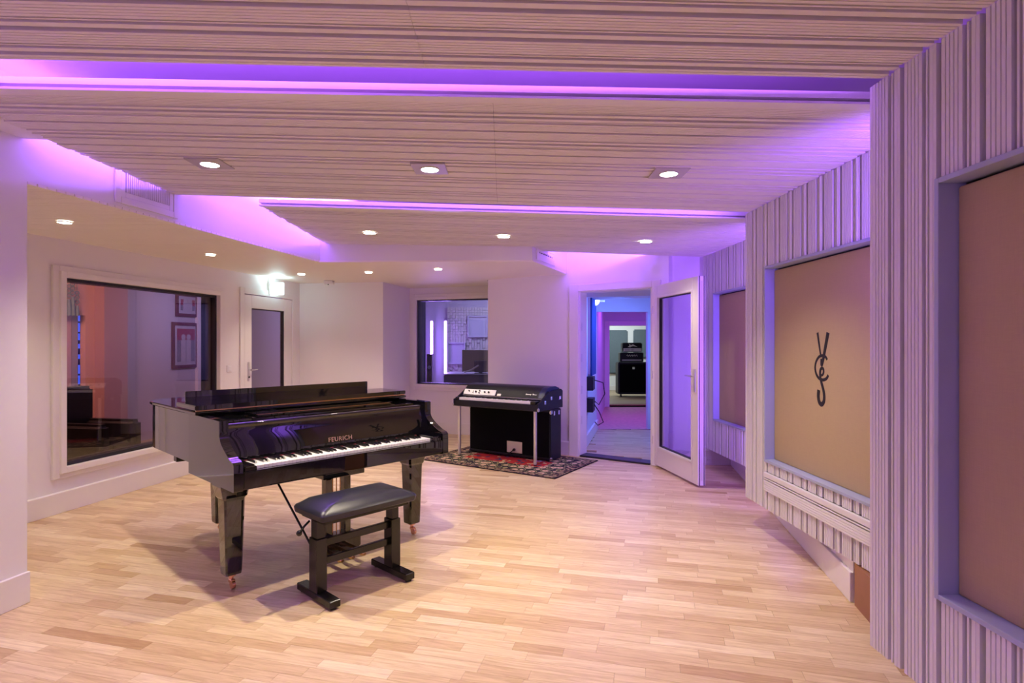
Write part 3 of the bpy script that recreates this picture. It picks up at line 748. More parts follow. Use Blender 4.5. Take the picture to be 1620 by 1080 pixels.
for i in range(13):
    z = .1 + i * .145; mb = MB(); mb.box(0, Lr, -.05, .05, z, z + R.choice((.02, .05, .08)), bev=.002); mb.build('shelf', RKB, sr)
area('side_room_pink', W0 + nL * 1.2 + DLW * 0.9 + Vector((0, 0, 2.3)), (-0.5, 0.4, -0.7), .5, .5, 46, (1.0, 0.42, 0.30))
area('side_room_dim', W0 + nL * 1.0 + DLW * 3.6 + Vector((0, 0, 2.3)), (-0.5, 0.2, -0.8), .4, .4, 9, (0.62, 0.52, 0.80))
area('side_room_blue', b_ + nL * 0.8 - DLW * 1.0 + Vector((0, 0, 2.2)), (0, 1, -0.4), .4, .4, 7, (0.35, 0.35, 1.0))
# hanging chime
TEAL = mat('teal_metal', (0.16, 0.30, 0.33), .5, noise=.05)
cA, cB = LW_off(2.12)
ch = empty('wind_chime', (0, 0, 0), 0, label='grey teal hanging wind chime above the door gap seen through the large window', cat='ornament')
for px, r, ztop in ((102, .028, 484), (109, .030, 474), (115, .03, 470), (122, .026, 484)):
    p = ray_line(px, cA, cB); zt_ = zat(ztop - 2, p.y); zb_ = zat(498, p.y)
    mb = MB(); mb.cyl((p.x, p.y, (zt_ + zb_) / 2 - .01), r, max(zt_ - zb_, .08), r2=r * .6, n=12); mb.build('tube', TEAL, ch)
    mb = MB(); mb.cyl((p.x, p.y, (2.4 + zt_) / 2), .003, 2.4 - zt_, n=6); mb.build('cord', TEAL, ch)
    for k in range(3):
        mb = MB(); mb.torus((p.x, p.y, zt_ + .04 + k * .055), .024, .006, n=14, m=6); mb.build('ring', TEAL, ch)
# framed posters
FR = mat('poster_frame', (0.16, 0.05, 0.08), .5, noise=.05); MATB = mat('poster_mat', (0.50, 0.46, 0.50), .7, noise=.02); PRN = mat('poster_red', (0.35, 0.08, 0.13), .7, noise=.1)
PG = mat('poster_grey', (0.24, 0.22, 0.27), .7, noise=.15, nscale=15)
cA, cB = LW_off(2.195)
for (x0, x1, y0, y1, lab) in ((271, 312, 509, 583, 'lower framed poster in dark red frame behind the large window'), (277, 312, 462, 500, 'upper framed poster in dark red frame behind the large window')):
    p0, p1 = ray_line(x0, cA, cB), ray_line(x1, cA, cB); L = (p1 - p0).length; z1_, z0_ = zat(y0, p0.y), zat(y1, p0.y)
    fr = empty('framed_poster', (p0.x, p0.y, 0), angL, label=lab, cat='picture', group='framed posters')
    mb = MB(); frame_rect(mb, 0, L, z0_, z1_, .05, -.025, 0, bev=.002); mb.build('frame', FR, fr)
    mb = MB(); mb.box(.05, L - .05, -.012, -.002, z0_ + .05, z1_ - .05); pm = mb.build('mat_board', MATB, fr)
    mb = MB(); mb.box(.10, L - .07, -.014, -.0122, z0_ + .10, z1_ - .10); mb.build('print', PG, pm)
    mb = MB(); mb.box(.10, L - .07, -.016, -.0142, z1_ - .10 - (z1_ - z0_) * .25, z1_ - .10); mb.build('print_band', PRN, pm)
    mb = MB()
    for cxx in (.42, .62):
        mb.box(L * cxx - .05, L * cxx + .05, -.017, -.0155, z0_ + .10, z0_ + (z1_ - z0_) * .62); mb.cyl((L * cxx, -.0165, z0_ + (z1_ - z0_) * .68), .045, .002, axis='Y', n=14)
    mb.build('figures', MATB, pm)
# armchair
cA, cB = LW_off(0.95); pa = ray_line(92, cA, cB); pb = ray_line(166, cA, cB)
ac = empty('armchair', (pa.x, pa.y, 0), angL, label='dark leather armchair standing behind the large window', cat='armchair')
Lc = (pb - pa).length; DK = mat('dark_leather', (0.014, 0.010, 0.010), .45, noise=.2); zt_ = zat(616, pa.y)
mb = MB(); mb.box(.03, Lc, .12, .34, .12, zt_, bev=.04, seg=3); mb.build('backrest', DK, ac, smooth=True)
mb = MB(); mb.box(.12, Lc - .12, -.5, .12, .12, .42, bev=.05, seg=3); mb.build('seat', DK, ac, smooth=True)
for x in (.0, Lc - .14):
    mb = MB(); mb.box(x, x + .14, -.5, .14, .10, .60, bev=.04, seg=3); mb.build('armrest', DK, ac, smooth=True)
for x in (.06, Lc - .06):
    for y_ in (-.44, .28):
        mb = MB(); mb.cyl((x, y_, .06), .02, .12, n=10); mb.build('leg', BLACKW, ac)

# ------------------------------------------------------------ control room window and room
angW = math.atan2(WD.y, WD.x)
cr = empty('window_2', (K3.x, K3.y, 0), angW, kind='structure')
q0 = sW(654); zb, zt2 = czb, czt
mb = MB(); frame_rect(mb, q0 - .02, cw1 + .05, zb - .05, zt2 + .05, .05, -.03, -.001); mb.build('outer_trim', TRIM, cr)
mb = MB(); frame_rect(mb, q0 + .02, cw1 + .02, zb - .005, zt2 + .005, .05, -.045, .05); mb.build('window_frame', TRIM, cr)
mb = MB(); frame_rect(mb, q0 + .068, cw1 - .03, zb + .043, zt2 - .043, .018, 0, .12, bev=.001); mb.build('gasket', GASKET, cr)
mb = MB(); mb.box(q0 + .08, cw1 - .04, .03, .04, zb + .055, zt2 - .055); mb.build('pane', GLD, cr)
VW = mat('control_room_wall', (0.55, 0.52, 0.62), .8, noise=.03)
yb = 11.6
mb = MB(); mb.box(-3.4, .70, yb, yb + .1, 0, 2.5); st(mb.build('wall_control_back', VW))
mb = MB(); mb.box(.60, .70, 8.9, yb, 0, 2.5); st(mb.build('wall_control_right', VW))
mb = MB(); mb.box(-3.5, -3.4, 9.0, yb + .1, 0, 2.5); st(mb.build('wall_control_left', VW))
mb = MB(); mb.box(-3.5, .7, 9.35, yb + .1, 2.5, 2.6); st(mb.build('ceiling_control_room', CEILW))
mb = MB(); mb.box(-3.5, .7, 9.62, yb + .1, -.1, 0); st(mb.build('floor_control_room', SRF))
def CXp(px, Y): return (px - CX) / F * Y
# curtain at left
CUR = mat('navy_curtain', (0.012, 0.02, 0.06), .8, noise=.1)
mb = MB(); pts = []
xA, yA_, xB, yB_ = CXp(664, 9.6), 9.6, CXp(674, 10.6), 10.6
for i in range(40):
    t = i / 39; o_ = .025 * math.sin(i * 1.3); pts.append((xA + (xB - xA) * t + o_ - .02, yA_ + (yB_ - yA_) * t))
ring0 = [Vector((x, y, .02)) for x, y in pts] + [Vector((x - .03, y, .02)) for x, y in pts[::-1]]
mb.loft(ring0, [v + Vector((0, 0, 2.35)) for v in ring0]); tag(mb.build('curtain', CUR, smooth=True), 'dark navy curtain at the edge of the control room window', 'curtain')
# led bars in control room
LEDV = emis('violet_bar_glow', (0.62, 0.42, 1.0), 9)
for px, lab in ((682.5, 'left vertical violet light bar in the control room'), (704.5, 'right vertical violet light bar in the control room')):
    Yq = 11.4 if px < 700 else 11.2
    x = CXp(px, Yq); z0_, z1_ = zat(598, Yq), zat(508, Yq)
    lb = empty('light_bar', (x, Yq, 0), 0, label=lab, cat='light bar', group='violet light bars')
    mb = MB(); mb.box(-.02, .02, 0, .03, z0_, z1_); mb.build('diffuser', LEDV, lb)
    mb = MB(); mb.box(-.03, .03, .03, .05, 0.0, z1_ + .02); mb.build('housing', ALU, lb)
    area('bar_light', (x, Yq - .05, (z0_ + z1_) / 2), (0.2, -1, 0), 1.1, .04, 7, (0.42, 0.2, 1.0), up=(0, 0, 1))
    area('bar_light', (x, Yq - .12, (z0_ + z1_) / 2), (0.1, 1, 0), 1.1, .04, 2, (0.42, 0.2, 1.0), up=(0, 0, 1))
area('control_room_lamp', (-.3, 10.3, 2.45), (0, 0.4, -1), .6, .6, 24, (0.60, 0.62, 1.0))
# diffuser
DIFB = mat('diffuser_block', (0.62, 0.58, 0.56), .6, noise=.1, nscale=3)
df = empty('block_diffuser', (CXp(708, 11.55), 11.55, .6), 0, label='wooden block diffuser wall behind the computer monitor in the control room', cat='diffuser')
mb = MB(); bw = .055
for i in range(17):
    for j in range(28):
        x, z = i * bw, j * bw
        if (.40 < x < .80 and .92 < z < 1.36) or (0 <= x < .35 and .38 < z < .82): continue
        mb.box(x, x + bw - .003, -R.choice((.01, .02, .03, .045)), .04, z, z + bw - .003)
o = mb.build('blocks', DIFB, df); o['kind'] = 'stuff'
for (x0, x1, z0_, z1_) in ((.41, .82, .93, 1.37), (0.0, .37, .385, .83)):
    mb = MB(); frame_rect(mb, x0, x1, z0_, z1_, .03, -.09, .04); mb.box(x0 + .03, x1 - .03, -.05, .04, z0_ + .03, z1_ - .03); mb.build('panel', VW, df)
# desk, monitor, speaker
Yd = 9.9
dk = empty('mixing_desk', (CXp(702, Yd), Yd, 0), 0, label='grey desk top unit under the monitor in the control room', cat='desk')
DG = mat('desk_grey', (0.16, 0.17, 0.17), .5, noise=.08)
zd0, zd1 = zat(607, Yd), zat(593, Yd)
mb = MB(); mb.box(0, 1.1, 0, .7, zd0 - .03, zd1, bev=.01); mb.build('console_body', DG, dk)
mb = MB(); mb.box(0, 1.1, -.02, .72, zd1, zd1 + .02, bev=.004); mb.build('console_top', mat('desk_top', (.4, .4, .42), .4, noise=.05), dk)
for x in (.03, 1.03):
    mb = MB(); mb.box(x, x + .05, .05, .65, 0, zd0 - .03); mb.build('leg', DG, dk)
Ym = 10.02
mn = empty('computer_monitor', (CXp(731, Ym), Ym, 0), -.1, label='computer monitor seen from behind through the control room window', cat='monitor')
OL = mat('monitor_back', (0.36, 0.36, 0.24), .5, noise=.05)
mz0, mz1 = zat(588, Ym), zat(553, Ym)
mb = MB(); mb.box(0, .62, 0, .03, mz0, mz1, bev=.006); mb.build('casing', OL, mn)
mb = MB(); mb.box(.22, .44, -.03, 0, mz0 - .005, mz0 + .20, bev=.006); mb.build('mount', DG, mn)
mb = MB(); mb.box(.30, .36, -.012, .012, zd1 + .0305, mz0, bev=.003); mb.box(.22, .44, -.02, .16, zd1 + .0215, zd1 + .03, bev=.003); mb.build('stand', DG, mn)
mb = MB(); mb.tube([(.05, -.1, mz0 - .0), (.18, -.08, mz0 + .04), (.30, -.04, mz0 + .12)], .014, n=8); mb.build('arm', ALU, mn, smooth=True)
sp = empty('studio_speaker', (CXp(675, 10.9), 10.9, 0), 0, label='tall dark speaker beside the left violet light bar', cat='speaker')
mb = MB(); mb.box(0, .10, 0, .2, .55, zat(560, 10.9), bev=.005); mb.build('cabinet', BLACKW, sp); mb = MB(); mb.box(.02, .08, .05, .15, 0, .55); mb.build('stand', BLACKW, sp)
mb = MB(); mb.cyl((.05, -.004, .95), .035, .01, axis='Y'); mb.build('driver', DG, sp)

# ------------------------------------------------------------ door frame and open door
angD = math.atan2(DD.y, DD.x)
dfm = empty('door_3', (K5.x, K5.y, 0), angD, kind='structure')
so0, so1 = s_o0, s_o1
mb = MB()
mb.box(sD(902), so0 + .02, -.03, -.001, 0, 2.145, bev=.003); mb.box(so1 - .005, so1 + .10, -.03, -.001, 0, 2.145, bev=.003); mb.box(so0 + .02, so1 - .005, -.03, -.001, 2.06, 2.145, bev=.003)
mb.build('door_frame', TRIM, dfm)
mb = MB(); mb.box(so0 + .0, so0 + .035, .0, .19, 0, 2.09, bev=.002); mb.box(so1 - .03, so1, .0, .19, 0, 2.09, bev=.002); mb.box(so0 + .035, so1 - .03, .0, .19, 2.05, 2.09, bev=.002)
mb.build('jamb', TRIM, dfm)
mb = MB(); mb.box(so0 + .036, so1 - .031, -.02, .17, .0, .022, bev=.004); mb.build('threshold', GASKET, dfm)
for z in (.45, .83, 1.23, 1.62):
    mb = MB(); mb.box(so0 + .0352, so0 + .038, .03, .05, z - .05, z + .05); mb.build('strike_plate', ALU, dfm)
# leaf: local x from hinge to free edge, y thickness
FE = P(1108, 772, 0.01); FE.z = 0; LV = (FE - HG); LV.z = 0
leaf = empty('door_leaf_glazed', (HG.x + .005, HG.y - .03, 0), math.atan2(LV.y, LV.x)); leaf.name = 'glazed_door'
tag(leaf, 'open white glazed door swung into the room beside the slatted wall', 'door')
Lf = 1.03; zl0, zl1 = .022, 2.075
mb = MB(); fw = .12
mb.box(0, fw - .04, 0, .075, zl0, zl1, bev=.004); mb.box(Lf - fw, Lf, 0, .075, zl0, zl1, bev=.004); mb.box(fw - .04, Lf - fw, 0, .075, zl1 - .13, zl1, bev=.004); mb.box(fw - .04, Lf - fw, 0, .075, zl0, zl0 + .20, bev=.004)
mb.build('leaf_frame', TRIM, leaf)
mb = MB(); frame_rect(mb, fw - .045, Lf - fw + .005, zl0 + .195, zl1 - .125, .022, -.008, .083, bev=.003); mb.build('glazing_bead', TRIM, leaf)
mb = MB(); frame_rect(mb, fw - .022, Lf - fw - .018, zl0 + .218, zl1 - .148, .008, .02, .055, bev=0); mb.build('gasket', GASKET, leaf)
mb = MB(); mb.box(fw - .02, Lf - fw - .02, .033, .042, zl0 + .22, zl1 - .15); mb.build('pane', GLD, leaf)
mb = MB(); mb.box(Lf - .001, Lf + .003, .028, .046, zl0 + .05, zl1 - .05); mb.build('lock_rail', ALU, leaf)
for y_ in (.012, .062):
    mb = MB(); mb.box(Lf, Lf + .004, y_ - .004, y_ + .004, zl0, zl1); mb.build('edge_seal', GASKET, leaf)
mb = MB(); mb.box(Lf - .075, Lf - .045, -.010, -.0005, .93, 1.16, bev=.003); hp = mb.build('handle_plate', ALU, leaf)
mb = MB(); mb.cyl((Lf - .06, -.025, 1.09), .008, .03, axis='Y'); mb.tube([(Lf - .06, -.04, 1.09), (Lf - .10, -.042, 1.09), (Lf - .19, -.04, 1.09)], .008, n=8); mb.build('lever', CHROME, hp, smooth=True)
for z in (.3, 1.05, 1.8):
    mb = MB(); mb.cyl((-.008, -.012, z), .010, .09, n=10); mb.build('hinge', ALU, leaf)
# wall outlet
po = P(1120, 742); ol = empty('wall_socket', (CXp(1120, 6.6), 6.601, .065), 0, label='white wall socket on the baseboard behind the open door', cat='socket')
mb = MB(); mb.box(-.042, .042, -.012, -.0005, -.045, .045, bev=.004); mb.build('socket_plate', PLASTIC, ol)
mb = MB(); mb.torus((0, -.012, 0), .02, .003); mb.build('socket_ring', PLASTIC, ol, smooth=True)
for v_ in (-.009, .009):
    mb = MB(); mb.cyl((v_, -.0125, 0), .003, .002, axis='Y', n=8); mb.build('socket_hole', RUBBER, ol)

# ------------------------------------------------------------ hall beyond the door
HW = mat('hall_wall', (0.72, 0.72, 0.78), .7, noise=.02)
HF = mat('hall_floor', (0.50, 0.42, 0.36), .3, noise=.12, nscale=3)
h0 = Vector((CXp(922, 7.5), 7.5, 0)); h1 = Vector((CXp(943.5, 9.35), 9.35, 0)); h2 = Vector((CXp(957, 12.6), 12.6, 0))
wall_holes('wall_hall_left', h0, h1, 0, 2.5, .08, [], HW, 1)
wall_holes('wall_vestibule_left', h1 + Vector((0, .12, 0)), h2, 0, 2.5, .08, [], HW, 1)
baseboard('baseboard_hall_left', h0, h1, h=.16, t=.03, side=-1)
hr0 = Vector((2.06, 6.78, 0)); hr1 = Vector((2.9, 9.35, 0))
wall_holes('wall_hall_right', hr0, hr1, 0, 2.5, .1, [], HW, -1)
hz2 = zat(493, 9.4)
xa, xb = CXp(943.5, 9.4), CXp(1024, 9.4)
wall_holes('wall_hall_end', (xa - .3, 9.37), (3.2, 9.37), 0, 2.5, .12, [(.3, .3 + xb - xa, 0, hz2)], HW, 1)
mb = MB(); mb.prism([(.55, 7.42), (HG.x + .12, 6.62), (2.2, 6.62), (3.3, 9.35), (.7, 9.35)], -.1, -.013); st(mb.build('floor_hall', HF))
mb = MB(); mb.prism([(.75, 7.6), (1.75, 6.95), (2.3, 6.95), (3.3, 9.35), (.9, 9.35)], 2.2, 2.3); st(mb.build('ceiling_hall', CEILW))
mb = MB(); mb.prism([(.98, 8.0), (2.8, 7.5), (2.8, 7.9), (1.0, 8.4)], 2.06, 2.2); st(mb.build('trim_hall_beam', HW))
hs = []
v = 3.0
while v < 12:
    u = -2.0 + R.random() * .4
    while u < 3.5:
        L = R.choice((0.3, 0.36, 0.42, 0.48, .56)); cx_, cy_ = (u + L / 2) * ca - v * sa, (u + L / 2) * sa + v * ca
        if 1.0 < cx_ < 2.9 and cy_ < 9.3 and cy_ > DA.y + DD.y / DD.x * (cx_ - DA.x) + .22: hs.append((u, v, L))
        u += L
    v += rw_
o = stave_obj(hs, 'plank_field'); o['kind'] = 'stuff'; o.parent = bpy.data.objects['floor_hall']
VF = mat('cork_floor', (0.62, 0.34, 0.32), .6, noise=.35, nscale=14)
mb = MB(); mb.prism([(1.2, 9.36), (4.2, 9.36), (4.8, 12.75), (1.6, 12.75)], -.1, 0); st(mb.build('floor_vestibule', VF))
mb = MB(); mb.prism([(1.2, 9.36), (4.2, 9.36), (4.8, 12.75), (1.6, 12.75)], 2.3, 2.4); st(mb.build('ceiling_vestibule', CEILW))
zv = zat(515, 12.6); xv0, xv1 = CXp(964, 12.6), CXp(1026, 12.6)
wall_holes('wall_vestibule_end', (xv0 - .5, 12.6), (4.6, 12.6), 0, 2.5, .12, [(.5, .5 + xv1 - xv0, .03, zv)], HW, 1)
wall_holes('wall_vestibule_right', (3.1, 9.5), (3.5, 12.6), 0, 2.5, .1, [], HW, -1)
vd = empty('door_4', (xv0, 12.6, 0), 0, kind='structure')
mb = MB(); mb.box(-.12, 0, -.03, -.001, 0, zv + .10, bev=.004); mb.box(0, xv1 - xv0 + .1, -.03, -.001, zv, zv + .1, bev=.004); mb.build('door_frame', TRIM, vd)
mb = MB(); mb.box(0, xv1 - xv0, 0, .2, 0.0, .05); mb.build('threshold', BROWN, vd)
# third room
R3 = mat('bright_wall', (0.85, 0.86, 0.86), .7, noise=.01); F3 = mat('oak_floor_dim', (0.45, 0.34, 0.22), .5, noise=.2, nscale=3)
mb = MB(); mb.box(1.2, 6, 17, 17.1, 0, 2.6); st(mb.build('wall_amp_room_back', R3))
mb = MB(); mb.box(1.2, 6, 12.73, 17.1, -.1, 0); st(mb.build('floor_amp_room', F3))
mb = MB(); mb.box(1.2, 6, 12.73, 17.1, 2.4, 2.5); st(mb.build('ceiling_amp_room', R3))
mb = MB(); mb.box(1.1, 1.2, 12.73, 17.1, 0, 2.5); st(mb.build('wall_amp_room_left', R3))
st(baseboard('baseboard_amp_room', (1.2, 17), (6, 17), h=.14, side=-1))
GP = mat('grey_foam', (0.13, 0.17, 0.20), .9, noise=.06)
for i, (x0, x1, y0, y1, lab) in enumerate(((962, 993, 522, 588, 'wide grey acoustic panel at the back of the amplifier room'), (1002, 1040, 521, 566, 'grey acoustic panel above the amplifier stack'))):
    mb = MB(); mb.box(CXp(x0, 16.95), CXp(x1, 16.95), 16.92, 16.995, zat(y1, 16.95) if i else .5, zat(y0, 16.95), bev=.03, seg=2); 
    ap = empty('foam_panel', (0, 0, 0), label=lab, cat='acoustic panel', group='grey acoustic panels'); mb.build('foam', GP, ap)
# amplifiers
Ya = 14.9
def X3(px): return CXp(px, Ya)
cb = empty('speaker_cabinet', (X3(978), Ya, 0), 0, label='tall black speaker cabinet on castors under two amplifier heads', cat='speaker')
wc = X3(1030) - X3(978); zc = zat(573, Ya)
mb = MB(); mb.box(0, wc, 0, .4, .07, zc, bev=.02, seg=2); mb.build('cabinet', TOLEX, cb)
mb = MB(); mb.box(.04, wc - .04, -.006, 0, .12, zc - .05); mb.build('grille', GRILLE, cb)
for x in (.08, wc - .08):
    mb = MB(); mb.cyl((x, .05, .035), .034, .03, axis='X'); mb.build('castor', RUBBER, cb)
mb = MB(); mb.box(wc / 2 - .06, wc / 2 + .0, -.012, -.006, zc - .18, zc - .12); mb.build('badge', CHROME, cb)
h = empty('amplifier_head', (X3(981), Ya, zc + .012), 0, label='black amplifier head with white script logo under the silver fronted one', cat='amplifier')
wh_ = X3(1018) - X3(981); hh = zat(557.5, Ya) - zc - .012
mb = MB(); mb.box(0, wh_, 0, .25, 0, hh, bev=.012); mb.build('cabinet', TOLEX, h)
mb = MB(); mb.tube([(.17 + .02 * i, -.004, hh * .68 + .025 * math.sin(i * 2.1)) for i in range(15)], .006, n=6); mb.build('script_logo', IVORY, h)
mb = MB(); mb.box(.05, wh_ - .05, -.004, 0, hh * .15, hh * .24); mb.build('control_strip', ALU, h)
h = empty('amplifier_head', (X3(985), Ya, zc + .012 + hh + .012), 0, label='upper amplifier head with silver control panel and white animal shaped logo', cat='amplifier')
w2 = X3(1016) - X3(985); z2 = zat(542, Ya) - (zc + hh + .024)
mb = MB(); mb.box(0, w2, 0, .25, 0, z2, bev=.02, seg=2); mb.build('cabinet', TOLEX, h)
mb = MB(); mb.box(.02, w2 - .02, -.006, 0, .02, z2 * .42); pn = mb.build('control_panel', PANELW, h)
mb = MB(); [mb.cyl((.08 + i * .035, -.010, z2 * q), .007, .01, axis='Y', n=8) for i in range(7) for q in (.14, .30)]; mb.build('knobs', RUBBER, pn)['kind'] = 'stuff'
mb = MB(); mb.prism([(0, .02), (.05, .06), (.03, .10), (.09, .07), (.14, .09), (.26, .02), (.14, .04), (.06, .01)], 0, .004, Matrix(((1, 0, 0, .13), (0, 0, -1, -.001), (0, 1, 0, z2 * .47), (0, 0, 0, 1)))); mb.build('logo', IVORY, h)
area('amp_room_light', (3.0, 15.6, 2.38), (0, .4, -1), 1.2, .8, 46, (0.85, 0.97, 1.0))
# vestibule violet, hall blue
area('vestibule_light', (2.3, 10.6, 2.28), (0.0, 0.0, -1), .9, .6, 16, (0.42, 0.07, 1.0))
area('hall_light', (1.75, 8.15, 2.04), (-0.25, 0.35, -1), .5, .4, 24, (0.12, 0.24, 1.0))
area('hall_light', (1.45, 8.9, 1.2), (-1, 0, 0), .3, 1.2, 12, (0.35, 0.5, 1.0))
# hall fittings
HB = mat('blue_panel', (0.02, 0.06, 0.25), .8, noise=.05)
dh = (h1 - h0).normalized(); angH = math.atan2(dh.y, dh.x)
def sH(px): return (ray_line(px, h0 , h1) - h0).dot(dh)
hp_ = empty('wall_hung_panel', (h0.x, h0.y, 0), angH, label='dark blue panel hung on the hall wall behind the door opening', cat='wall panel')
mb = MB(); mb.box(.62, 1.22, -.06, -.035, .95, 2.15, bev=.004); mb.build('board', HB, hp_)
mb = MB(); mb.box(.64, 1.20, -.034, -.002, .97, 2.13); mb.build('batten', HW, hp_)
cbx = empty('cable_box', (h0.x, h0.y, 0), angH, label='dark cable boxes with looping leads low on the hall wall', cat='cable box')
for z in (.55, .85):
    mb = MB(); mb.box(.35, .62, -.10, -.001, z - .09, z + .10, bev=.006); mb.build('box', TOLEX, cbx)
mb = MB(); mb.tube([(.5, -.10, .9), (.55, -.22, .86), (.6, -.24, .7), (.55, -.16, .55), (.5, -.11, .6)], .007); mb.tube([(.5, -.10, .56), (.52, -.17, .45), (.6, -.22, .30), (.62, -.14, .25), (.6, -.10, .3)], .007); mb.build('cable', RUBBER, cbx, smooth=True)
wl = ray_line(937, h0, h1); lampb = empty('wall_lamp', (CXp(938, 8.6) + .02, 8.6, zat(478, 8.6)), 0, label='white bowl lamp high in the blue hall', cat='lamp')
mb = MB(); rings = []
for k in range(7):
    a = k / 6 * PI / 2; rings.append([Vector((.085 * math.sin(max(a, .05)) * math.cos(t * PI / 8), .085 * math.sin(max(a, .05)) * math.sin(t * PI / 8), -.085 * math.cos(a) + .03)) for t in range(16)])
mb.rings(rings); mb.build('bowl', emis('bowl_glow', (0.85, 0.9, 1.0), 1.6), lampb, smooth=True)
mb = MB(); mb.box(.07, .16, -.02, .02, .0, .035, bev=.004); mb.build('bracket', ALU, lampb)

# ------------------------------------------------------------ rug
rk = Vector((0.844, -0.536, 0)).normalized(); rn = Vector((-rk.y, rk.x, 0)); angR = math.atan2(rk.y, rk.x)
rc = P(878, 758) - rk * (RUG_W / 2) + rn * (RUG_D / 2)
rugb = MB(); rugb.box(-RUG_W / 2, RUG_W / 2, -RUG_D / 2, RUG_D / 2, 0.001, 0.009, bev=0.003)
rg = tag(rugb.build('rug', RUG, loc=(rc.x, rc.y, 0), rot=(0, 0, angR)), 'dark patterned oriental rug under the electric piano', 'rug')

# ------------------------------------------------------------ electric piano on its speaker cabinet
FL_ = P(743, 714.4, 0.01); FL_.z = 0
ep = empty('electric_piano', (FL_.x, FL_.y, 0.009), angR, label='black stage electric piano with silver control panel on chrome legs', cat='electric piano')
cabr = empty('speaker_cabinet', (FL_.x, FL_.y, 0.009), angR, label='black suitcase speaker cabinet standing on the rug beneath the electric piano', cat='speaker')
Wc, Dc, Hc = 1.19, .27, .615
mb = MB(); mb.box(0, Wc, 0, Dc, .012, Hc, bev=.008, seg=2); mb.build('cabinet', TOLEX, cabr)
mb = MB(); mb.box(.02, Wc - .02, -.006, -.0005, .05, Hc - .03, bev=.002); gr = mb.build('speaker_grille', GRILLE, cabr)
mb = MB(); mb.box(.01, Wc - .01, -.010, -.0005, .028, .045, bev=.002); mb.build('kick_trim', TOLEX, cabr)
mb = MB(); mb.box(.58, .80, -.010, -.0065, .06, .20, bev=.002); pt = mb.build('connector_plate', ALU, cabr)
mb = MB(); mb.cyl((.69, -.02, .10), .016, .02, axis='Y'); mb.tube([(.69, -.03, .10), (.66, -.05, .07), (.60, -.06, .05)], .006); mb.build('plug', RUBBER, pt, smooth=True)
for x in (.0, Wc):
    for z in (.03, Hc - .03):
        mb = MB(); mb.box(x - .012, x + .012, -.012, .035, z - .022, z + .022, bev=.008, seg=2); mb.build('corner_cap', CHROME, cabr)
for y_ in (.08, .2):
    mb = MB(); mb.box(Wc + .0005, Wc + .01, y_ - .015, y_ + .015, Hc - .07, Hc - .02, bev=.003); mb.build('latch', CHROME, cabr)
for x in (.06, Wc - .06):
    for y_ in (.05, .22):
        mb = MB(); mb.cyl((x, y_, .006), .02, .012); mb.build('foot', RUBBER, cabr)
# piano unit on top
zb_ = Hc + .012; Wp = 1.215; x0_ = -.01
def M_side(x): return Matrix(((0, 0, 1, x), (1, 0, 0, 0), (0, 1, 0, 0), (0, 0, 0, 1)))
side = [(-.31, zb_ + .0), (-.325, zb_ + .02), (-.325, zb_ + .085), (-.26, zb_ + .105), (-.06, zb_ + .21), (.24, zb_ + .225), (.28, zb_ + .20), (.28, zb_)]
mb = MB(); mb.prism([(-.315, zb_), (-.32, zb_ + .015), (-.32, zb_ + .075), (-.13, zb_ + .075), (-.13, zb_ + .13), (.27, zb_ + .13), (.27, zb_)], x0_ + .02, x0_ + Wp - .02, M_side(0)); mb.build('base_case', TOLEX, ep)
for x in (x0_, x0_ + Wp - .022):
    mb = MB(); mb.prism([(p, q) for p, q in side], x, x + .022, M_side(0)); mb.build('side_panel', TOLEX, ep)
lid = [(-.13, zb_ + .125), (-.155, zb_ + .135), (-.115, zb_ + .195), (-.06, zb_ + .245), (.0, zb_ + .262), (.14, zb_ + .262), (.23, zb_ + .238), (.26, zb_ + .20), (.26, zb_ + .125)]
mb = MB(); mb.prism(lid, x0_ + .024, x0_ + Wp - .10, M_side(0)); mb.build('harp_cover', TOLEX, ep, smooth=True)
mb = MB(); mb.prism([(p, q - .001) for p, q in lid], x0_ + Wp - .099, x0_ + Wp - .024, M_side(0)); tag(mb.build('cover_end', mat('blue_black_vinyl', (0.006, 0.012, 0.06), .35, noise=.1), ep, smooth=True), 'blue black cover end')
tilt = math.atan2(.06, .04)
# control panel laid along the cover's sloping front
Mcp = Matrix.Translation((x0_ + .03, -.158, zb_ + .134)) @ Matrix.Rotation(tilt - .0, 4, 'X')
mb = MB(); mb.box(0, .48, 0, .075, .001, .006, bev=.001, M=Mcp @ Matrix.Identity(4)); cp = mb.build('control_panel', PANELW, ep)
for x, z, r in ((.08, .045, .008), (.145, .045, .004), (.145, .025, .004), (.185, .04, .011), (.24, .052, .008), (.24, .025, .008), (.32, .04, .011), (.38, .04, .011)):
    c_ = Mcp @ Vector((x, z, .012)); mb = MB(); mb.cyl((0, 0, 0), r, .014, n=12); mb.bm.transform(Mcp @ Matrix.Translation((x, z, .012))); mb.build('knob', RUBBER, cp, smooth=True)
mb = MB(); mb.box(.51, .565, 0, .03, .001, .006, bev=.001, M=Mcp); mb.build('name_plate', ALU, ep)
mb = MB(); mb.box(x0_ + .024, x0_ + Wp - .024, -.165, -.157, zb_ + .122, zb_ + .130); mb.build('key_rail', ALU, ep)
text_mesh('Seventy Three', .026, 'script_badge', ALU, ep, Mcp @ Matrix.Translation((.98, .045, .003)), .001, shear=.4)
